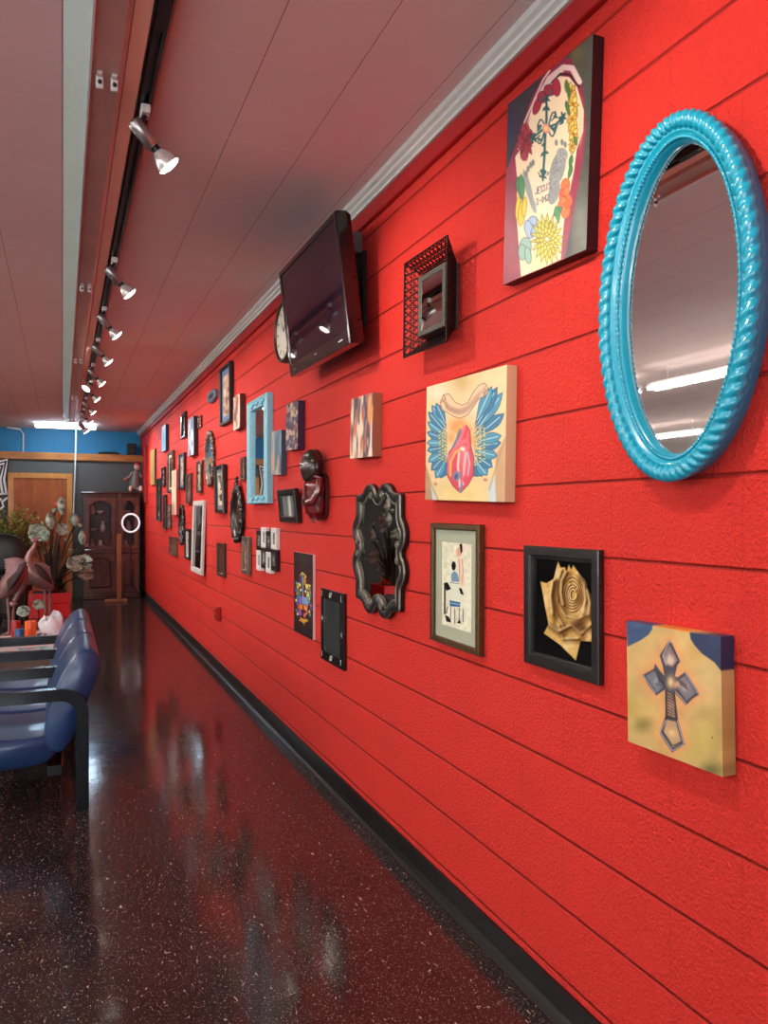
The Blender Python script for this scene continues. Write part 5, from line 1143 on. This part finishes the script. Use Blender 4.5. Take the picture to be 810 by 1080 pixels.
for k in range(3):
    y0, y1 = SY[k]+.02, SY[k+1]-.02
    cushion('seat', spf, y0+.008, y1-.008); cushion('backrest', bp, y0-.012, y1+.012)
MB().box(X0-.45-ox,X0-.38-ox,SY[0]-oy+.024,SY[3]-oy-.024,.17,.224,ch=.004).build('seat_rail', bkl, r)
MB().box(X0-.16-ox,X0-.09-ox,SY[0]-oy+.024,SY[3]-oy-.024,.17,.224,ch=.004).build('seat_rail', bkl, r)
# --- low table with candles, tissues and a magazine
TZ = .47; ty0, ty1 = SY[3]+.08, SY[3]+1.02; tx0, tx1 = -1.25, .13
r = thing('low_table', 'low pale topped table behind the navy seats', 'table', ((tx0+tx1)/2,(ty0+ty1)/2,0))
a2, b2 = (tx1-tx0)/2, (ty1-ty0)/2
MB().box(-a2,a2,-b2,b2,TZ-.03,TZ,ch=.005).build('tabletop', M('pale_pink_laminate',(206,188,182),.3,coat=.2,noise=.03), r)
mb = MB(); mb.box(-a2+.05,a2-.05,-b2+.05,b2-.05,TZ-.1,TZ-.031); mb.build('apron', M_wood('table_apron_wood',(112,80,66),(140,104,88),.5), r)
for sx in (-1,1):
    for sy in (-1,1): MB().box(sx*(a2-.08)-.03,sx*(a2-.08)+.03,sy*(b2-.08)-.03,sy*(b2-.08)+.03,0,TZ-.101,ch=.004).build('leg', bkl, r)
def onT(x, y): return onZ(x, y, TZ)
def candle(xl, xr, yb, yt, col, lb, Y):
    p = onY((xl+xr)/2, 600, Y); rad = abs(onY(xl,600,Y).x-onY(xr,600,Y).x)/2; h = onY((xl+xr)/2, yt, Y).z-TZ
    rr = thing('candle', lb, 'candle', (p.x,Y,TZ+.001), group='pillar candles on the low table')
    cm = M('wax_%d_%d' % (col[0],col[2]), col, .4, noise=.05, scale=20); cm.node_tree.nodes['Principled BSDF'].inputs['Subsurface Weight'].default_value = .15
    mb = MB(); mb.lathe([(0,0),(rad*.98,0),(rad,.004),(rad,h-.006),(rad*.95,h),(rad*.7,h-.004),(rad*.4,h-.012),(0,h-.013)],24); mb.build('wax', cm, rr)
    mb = MB(); mb.tube([(0,0,h-.014),(.002,0,h-.002),(.005,0,h+.006)],.0016,6); mb.build('wick', blk, rr)
YT = ty0+.55
candle(11.5,22,674,655,(150,20,30),'dark red pillar candle, left of the orange one', YT+.04)
candle(26,38.5,674,655,(232,92,24),'orange pillar candle beside the tissue box', YT)
candle(15.5,26,674,663.5,(30,84,130),'short blue candle in front of the dark red candle', YT-.14)
p = onY(53, 600, YT); 
r = thing('tissue_box', 'patterned white tissue box with a tall white tissue', 'tissue box', (p.x,YT,TZ+.001))
bwid = .098; bh = .075; p.x += .02
a = Art(40,30,bg=(226,216,218)).blobs([(120,30,60),(40,40,60),(230,224,226)],.16,5,None,2.2)
tb = M('tissue_box_card',(224,216,218),.5)
MB().box(-bwid,bwid,-.06,.06,0,bh,ch=.003).build('box', tb, r)
o = paint_mesh('printed_side', a, bwid*1.9, bh*.92, ARTM, r); o.matrix_local = Matrix.Translation((0,-.0605,bh/2)) @ Matrix.Rotation(PI/2,4,'X')
ht = onY(55,643,YT).z-TZ
mb = MB(); rows = []
for i in range(14):
    f = i/13; row = []
    for j in range(28):
        an = 2*PI*j/28; rad = .058+.03*math.sin(PI*min(1,f*1.1)*.6)+.016*math.sin(an*5+f*4)*f+.008*math.sin(an*9+f*6)*f-.03*f**3
        zt_ = bh*.6+(ht-bh*.6)*f*(.86+.16*math.cos(an-.5)*f-.2*abs(math.sin(an*2.5+.4))*f*f)
        row.append((rad*math.cos(an)*1.05, rad*math.sin(an)*.5, zt_))
    rows.append(row)
mb.grid(rows,0,True,cu=True); mb.build('tissue', M('white_tissue',(240,234,236),.8,noise=.02), r)
pm = onZ(47,685,TZ+.002)
a = Art(24,30,bg=(60,170,190)).blobs([(120,206,214),(30,120,150),(220,236,236)],.2,8)
mb = MB(); mb.box(-.12,.12,-.09,.09,.0,.007); o = mb.build('pages', M('magazine_paper',(226,224,220),.5)); r = thing('magazine','turquoise covered magazine lying on the low table','magazine',(pm.x-.05,min(max(pm.y,ty0+.1),ty1-.1),TZ+.001),.1); o.parent = r
o = paint_mesh('cover', a, .24, .18, ARTG, r, z=.0075)
# --- red planter box with the lotus sculpture
YP = 11.3; q0, q1 = onY(30,600,YP).x, onY(74,600,YP).x; ph = onY(50,626,YP).z; pw = (q1-q0)/2; pcx = (q0+q1)/2
redp = M('red_gloss_planter',(238,26,22),.35,coat=.2,noise=.04)
planter = r = thing('red_planter', 'bright red square planter box on the floor under the metal lotus', 'planter', (pcx,YP+pw,0))
MB().box(-pw,pw,-pw,pw,0,ph*.58,ch=.006).build('box', redp, r)
mb = MB(); mb.outline([(-pw*1.02,-pw*1.02),(pw*1.02,-pw*1.02),(pw*1.02,pw*1.02),(-pw*1.02,pw*1.02)], [(0,ph*.585),(0,ph),(.05,ph),(.05,ph*.9)]); mb.build('rim', redp, r)
mb = MB(); mb.box(-pw+.04,pw-.04,-pw+.04,pw-.04,ph*.8,ph*.985); mb.build('soil', M('dark_soil',(40,28,22),.9,noise=.3,scale=60,bump=.6), r)
YL = YP+pw
pat = M_wood('verdigris_silver_leaf',(34,54,44),(196,214,194),.35,(1,1,1),.3,15); pst = M('dark_bronze_stem',(54,40,30),.4,.6,noise=.2); gr_ = M('dark_green_patina',(30,72,50),.4,.3,noise=.3,scale=30)
r = thing('lotus_sculpture', 'tall metal lotus sculpture with silvery green buds, pads and base leaves in the red planter', 'sculpture', (pcx,YL,ph+.002))
base = Vector((pcx,YL,ph+.002))
def L(x, y, dy=0.): return onY(x, y, YL+dy)-base
def stem(tip, name='stem', rad=.011, bend=.5):
    s0 = Vector((tip.x*.12+random.uniform(-.05,.05), random.uniform(-.08,.08), .0)); mid = Vector((s0.x*.5+tip.x*bend*.6, tip.y*.5, tip.z*.55))
    P = [s0*(1-f)**2+mid*2*f*(1-f)+tip*f*f for f in np.linspace(0,1,12)]
    mb = MB(); mb.tube(P, rad, 7); return mb.build(name, pst, r)
def bud(c, w, h, lean=0.):
    mb = MB(); Rm = Matrix.Rotation(lean,3,'Y')
    for k in range(7):
        an = 2*PI*k/7; rows = []
        for f in np.linspace(0,1,8):
            rad = w*(.18+.85*math.sin(PI*min(1,f*.9+.06)))*.5; ww = w*.34*math.sin(PI*min(1,f*.92+.06))
            row = []
            for s_ in (-1,-.4,.4,1):
                a_ = an+s_*ww/max(rad,.01)*.8; row.append(Rm@Vector((rad*(1-.08*abs(s_))*math.cos(a_), rad*(1-.08*abs(s_))*math.sin(a_), -h/2+h*f))+c)
            rows.append(row)
        mb.grid(rows,0,True)
    mb.ell(c+Rm@Vector((0,0,-h*.42)),(w*.26,w*.26,h*.1),10,6)
    return mb.build('lotus_bud', pat, r)
def pad(c, R, tilt, turn):
    mb = MB(); Rm = Matrix.Rotation(turn,3,'Z')@Matrix.Rotation(tilt,3,'X'); rows = []
    for f in np.linspace(0.02,1,6): rows.append([Rm@Vector((R*f*math.cos(a_)*(1+.06*math.sin(a_*6)),R*f*math.sin(a_)*(1+.06*math.sin(a_*6)),.12*R*f*f+.03*R*math.sin(a_*5)*f))+c for a_ in np.linspace(.15,2*PI-.15,26)])
    mb.grid(rows,0,True); o = mb.build('lily_pad', pat, r); m_ = o.modifiers.new('sheet_thickness','SOLIDIFY'); m_.thickness = .006; return o
for x,y,w,h,dy in ((65.5,533,.13,.27,.0),(53.5,549,.14,.24,-.1),(78.5,548,.15,.2,.05),(87,567,.12,.21,-.08)):
    c = L(x,y,dy); bud(c,w,h,random.uniform(-.15,.15)); stem(c-Vector((0,0,h*.45)))
for x,y,R,ti,tu,dy in ((79,595,.12,1.1,.2,-.1),(88.5,594,.13,1.2,-.3,.0),(90,605,.12,1.0,.3,.1),(84,589,.07,.6,.5,0),(40,561,.13,1.1,.2,.1),(46,566,.11,.9,-.4,0),(37,569,.09,.5,.6,-.1),(66,558,.09,1.3,.1,-.05),(56,586,.09,.8,0,.1)):
    c = L(x,y,dy); pad(c,R,ti,tu); stem(c,rad=.009)
for x,y in ((58,540),(85,556),(91,577.5),(75,583),(70,571),(57,541),(47,585)):
    c = L(x,y,random.uniform(-.1,.1)); mb = MB(); mb.lathe([(.0,.0),(.02,.01),(.036,.04),(.034,.05),(0,.052)],12,0,c,None); mb.build('seed_pod', pat, r); stem(c,rad=.008)
for x,y in ((52,579),(62,566),(66,600),(70,590)):
    tip = L(x,y); s0 = Vector((tip.x*.3,0,0)); mb = MB(); rows = []
    for f in np.linspace(0,1,10):
        cc = s0.lerp(tip,f); ww = .045*math.sin(PI*f)**.7+.002; rows.append([cc+Vector((-ww,0,0)),cc+Vector((0,-.012,0)),cc+Vector((ww,0,0))])
    mb.grid(rows,0,True); mb.build('blade_leaf', pst, r)
# leafy clump and orange leaves at the planter edge
def planted(o, x, y): o.location = (x-pcx, y-YL, 0)
lotus = bpy.data.objects['lotus_sculpture']
mb = MB()
for k in range(34):
    an = random.uniform(0,2*PI); L_ = random.uniform(.12,.24); el = random.uniform(.3,1.2); dv = Vector((math.cos(an)*math.cos(el),math.sin(an)*math.cos(el)*.7,math.sin(el))); sd_ = Vector((-math.sin(an),math.cos(an),0))*.028
    mb.grid([[Vector((0,0,0)),Vector((0,0,0.002))],[dv*L_*.55-sd_,dv*L_*.55+sd_],[dv*L_+Vector((0,0,-.03)),dv*L_+Vector((0,0,-.028))]],0,True)
gl_ = mb.build('green_leaves', gr_, lotus); planted(gl_, pcx+.12, YP+.22)
mb = MB()
for k in range(30):
    an = random.uniform(0,2*PI); L_ = random.uniform(.08,.18); el = random.uniform(.0,.9); dv = Vector((math.cos(an)*math.cos(el),math.sin(an)*math.cos(el),math.sin(el))); sd_ = Vector((-math.sin(an),math.cos(an),0))*.022
    mb.grid([[Vector((0,0,.01)),Vector((0,0,0.012))],[dv*L_*.5-sd_,dv*L_*.5+sd_],[dv*L_,dv*L_+Vector((0,0,.002))]],0,True)
ol_ = mb.build('orange_leaves', M('orange_red_leaf',(206,74,30),.5,noise=.3,scale=40), lotus); planted(ol_, pcx+.02, YP+.16)
l2 = copy_tree(bpy.data.objects['lotus_sculpture']); l2.location = (-2.15, 10.6, ph+.002); l2.rotation_euler = (0,0,1.3)
l2['label'] = 'second metal lotus sculpture left of the frame, seen only in the black scroll mirror'
p2 = copy_tree(planter); p2.location = (-2.15, 10.6, 0); p2['label'] = 'second red planter left of the frame, holding the lotus seen in the scroll mirror'
# --- two metal cranes in front of the planter
pinkm = M('dusty_pink_bronze',(150,112,108),.38,.35,noise=.22,scale=14); mar = M('dark_maroon_feathers',(58,18,20),.4,.2,noise=.25,scale=30); gfe = M('silvery_grey_feathers',(128,112,108),.38,.4,noise=.5,scale=46)
def crane(name, label, Y, body, rr_, neck, head_p, beak, legs, wings):
    """all points given where they stand in the room"""
    b0 = Vector((body[0].x,Y,0)); r = thing(name, label, 'sculpture', b0)
    S = lambda p: Vector(p)-b0
    P = [S(p) for p in body]; mb = MB(); mb.tube(P, rr_, 14)
    mb.tube([S(p) for p in neck], [.07,.055,.042,.034,.03,.03,.028][:len(neck)], 12)
    h = S(head_p); bk_ = S(beak); mb.ell(h,(.05,.034,.036),12,8); mb.build('body', pinkm, r)
    mb = MB(); mb.tube([h+(bk_-h)*.25,bk_],[.018,.003],8); mb.build('beak', mar, r)
    mb = MB(); mb.ell(h+Vector((.0,0,.026)),(.034,.024,.014),10,6); mb.build('crown', M('doll_red_cloth'), r)
    for lg in legs:
        mb = MB(); Q = [S(p) for p in lg]; mb.tube(Q,[.034,.02,.017,.02,.014][:len(Q)] if len(Q) <= 5 else .016,8)
        f_ = Q[-1]
        for an in (-.5,0,.5): mb.tube([f_,f_+Vector((-.09*math.cos(an),-.09*math.sin(an),-.004))],[.011,.005],6)
        mb.build('leg', pinkm, r)
    for root_, tipd, width, n_, m1 in wings:
        w_ = Vector(root_)-b0; wo = None
        mb = MB(); mb2 = MB()
        for k in range(n_):
            f = k/(n_-1); d_ = Vector(tipd[0]).lerp(Vector(tipd[1]),f); sd_ = d_.cross(Vector((0,1,0))).normalized()*width*.5
            rt = w_+Vector((0,-.1-.004*k,0)); tgt = mb if f < .72 else mb2
            tgt.grid([[rt+d_*g-sd_*math.sin(PI*(g*.86+.1))*1., rt+d_*g+Vector((0,-.018*math.sin(PI*g),0)), rt+d_*g+sd_*math.sin(PI*(g*.86+.1))*1.] for g in np.linspace(0,1,7)],0,True)
        wo = mb.build('wing', m1, r); mb2.build('dark_flight_feathers', mar, wo)
    return r
YCN = 10.35
g = lambda x, y, dy=0.: onY(x, y, YCN+dy)
crane('crane_sculpture','upright metal crane with raised neck in front of the red planter',YCN,
  [g(29,592),g(32,600),g(38,606),g(45,612),g(52,618),g(56,622)],[.05,.1,.12,.11,.07,.02],
  [g(31,600),g(29.5,592),g(31,585),g(34,580),g(36.5,576),g(37.5,572)],g(36.5,570.5),g(27,576),
  [[g(41,607),g(46,617),g(47.5,628),g(47.8,640),Vector((g(48,645).x,YCN,.012))],[g(47,611,.08),g(52,621,.08),g(53,632,.08),g(53,642,.08),Vector((g(53,645,.08).x,YCN+.08,.012))]],
  [(g(37,594,-.06),(g(53,598)-g(37,594),g(56,618)-g(38,597)),.07,11,gfe)])
YC2 = 9.9; g = lambda x, y, dy=0.: onY(x, y, YC2+dy)
crane('crane_sculpture','metal crane with spread pink wing at the left edge, neck lowered',YC2,
  [g(28,596),g(22,602),g(16,609),g(10,618),g(3,626),g(-3,632)],[.03,.09,.12,.12,.08,.02],
  [g(23,604),g(24.5,611),g(22.5,620),g(18,628),g(15,634)],g(14,637),g(8,646),
  [[g(10,620),g(8,632),g(9,642),g(9.5,652),Vector((g(10,655).x,YC2,.012))],[g(16,612,.1),g(17,626,.1),g(15,638,.1),g(14,648,.1),Vector((g(14,652,.1).x,YC2+.1,.012))]],
  [(g(28,592,-.1),(g(5,590)-g(28,592),g(8,626)-g(27,595)),.085,12,pinkm)])
# two low pads at the cranes' feet
for x,y,Yp,lb in ((25,645,9.75,'small silvery green metal lily pad standing before the cranes'),(41,638,10.75,'silvery green metal leaf pad between the crane legs and planter'),(26,606,10.6,'round silvery green metal pad on a stem between the two cranes')):
    c = onY(x,y,Yp); r = thing('metal_lily_pad', lb, 'sculpture', (c.x,Yp,0)); zc = c.z
    mb = MB(); mb.lathe([(0,0),(.06,0),(.05,.012),(0,.014)],14); mb.tube([(0,0,.01),(0,0,zc)],.008,6); mb.build('stem', pst, r)
    mb = MB(); Rm = Matrix.Rotation(1.0,3,'X'); R = .075
    mb.grid([[Rm@Vector((R*f*math.cos(a_)*(1+.07*math.sin(a_*6)),R*f*math.sin(a_),.14*R*f*f))+Vector((0,0,zc)) for a_ in np.linspace(.1,2*PI-.1,24)] for f in np.linspace(.02,1,6)],0,True); o = mb.build('pad', pat, r); o.modifiers.new('sheet_thickness','SOLIDIFY').thickness = .005
# --- black rounded chair behind the cranes
YK = 10.75; zt_ = onY(8,563,YK).z; xr = onY(27,588,YK).x; xc = xr-.34
r = thing('leather_chair', 'black rounded leather chair back at the left edge behind the cranes', 'chair', (xc,YK+.2,0)); lea = M('black_leather',(13,13,15),.42,noise=.15,scale=20,bump=.2)
mb = MB(); rows = []
for i in range(13):
    t_ = PI*i/12; row = []
    for an in np.linspace(0,2*PI,24,endpoint=False):
        ex = math.copysign(abs(math.cos(an))**.6,math.cos(an))*.35; ez = math.copysign(abs(math.sin(an))**.75,math.sin(an))*.27
        s_ = math.sin(t_)**.5; row.append((ex*s_, -.2-.07*math.cos(t_)+.03*ez, zt_-.27+ez*s_))
    rows.append(row)
mb.grid(rows,0,True,cu=True); mb.build('backrest', lea, r)
mb = MB(); mb.box(-.3,.3,-.14,.36,.44,.55,ch=.03); mb.build('seat', lea, r, bevel=.02,seg=3)
mb = MB(); mb.box(-.05,.05,-.24,-.14,.46,zt_-.4,ch=.01); mb.lathe([(.03,.1),(.03,.44)],14,0,(0,.1,0)); mb.build('pedestal', dark, r)
for k in range(5):
    an = 2*PI*k/5+.3; mb = MB(); mb.tube([(0,.1,.11),(.28*math.cos(an),.1+.28*math.sin(an),.06)],[.03,.02],8); o = mb.build('foot', dark, r); mb = MB(); mb.ell((.28*math.cos(an),.1+.28*math.sin(an),.03),(.03,.03,.03),10,8); mb.build('caster', blk, o)
# --- tall grassy plant by the door
YG = 12.6; pg = onY(20,541,YG); ztop = onY(20,523,YG).z
r = thing('potted_palm', 'bushy yellow green potted palm in front of the wooden door', 'plant', (pg.x,YG,0))
mb = MB(); mb.lathe([(0,0),(.14,0),(.19,.34),(.2,.36),(.17,.36),(.16,.32),(0,.32)],24); mb.build('pot', M('dark_clay_pot',(70,48,40),.6), r)
lf = M('palm_leaf_green',(158,164,60),.5,noise=.4,scale=5); mb = MB(); st = MB(); random.seed(21)
for k in range(95):
    an = random.uniform(0,2*PI); reach = random.uniform(.12,.52); hgt = ztop*random.uniform(.62,1.)-.0
    P = [Vector((reach*f**1.6*math.cos(an), reach*f**1.6*math.sin(an)*.7, .3+(hgt-.3)*(1.25*f-.25*f**3*(1.2+reach)))) for f in np.linspace(0,1,9)]
    st.tube(P,.004,5)
    for j in range(2,9):
        for s_ in (-1,1):
            q_ = P[j]; L_ = random.uniform(.12,.2); dv = Vector((math.cos(an+s_*.9)*.8,math.sin(an+s_*.9)*.8,random.uniform(-.3,.5))).normalized()*L_; sd_ = dv.cross(Vector((0,0,1))).normalized()*.017
            mb.grid([[q_,q_+Vector((0,0,.001))],[q_+dv*.45-sd_,q_+dv*.45+sd_],[q_+dv+Vector((0,0,-.02)),q_+dv+Vector((0,0,-.019))]],0,True)
mb.build('leaves', lf, r); st.build('stems', M('palm_stem',(98,100,50),.5), r)
# ================================================================ CAMERA AND VIEW
cam = bpy.data.cameras.new('camera'); cam.sensor_fit = 'AUTO'; cam.sensor_width = 36; cam.lens = F/1080*36; cam.shift_y = 1/1080; cam.clip_start = .02
co = bpy.data.objects.new('camera', cam); C.objects.link(co); co.location = (0,0,HC); co.rotation_euler = (PI/2,0,-TH)
sc = bpy.context.scene; sc.camera = co
sc.view_settings.view_transform = 'Standard'; sc.view_settings.look = 'None'; sc.view_settings.exposure = -0.19
sc.cycles.use_denoising = True; sc.cycles.max_bounces = 8; sc.cycles.diffuse_bounces = 4; sc.cycles.glossy_bounces = 5; sc.cycles.transparent_max_bounces = 8; sc.cycles.caustics_reflective = False; sc.cycles.caustics_refractive = False; sc.cycles.sample_clamp_indirect = 6
for o in bpy.data.objects:                              # every mesh built above should face outwards consistently
    pass
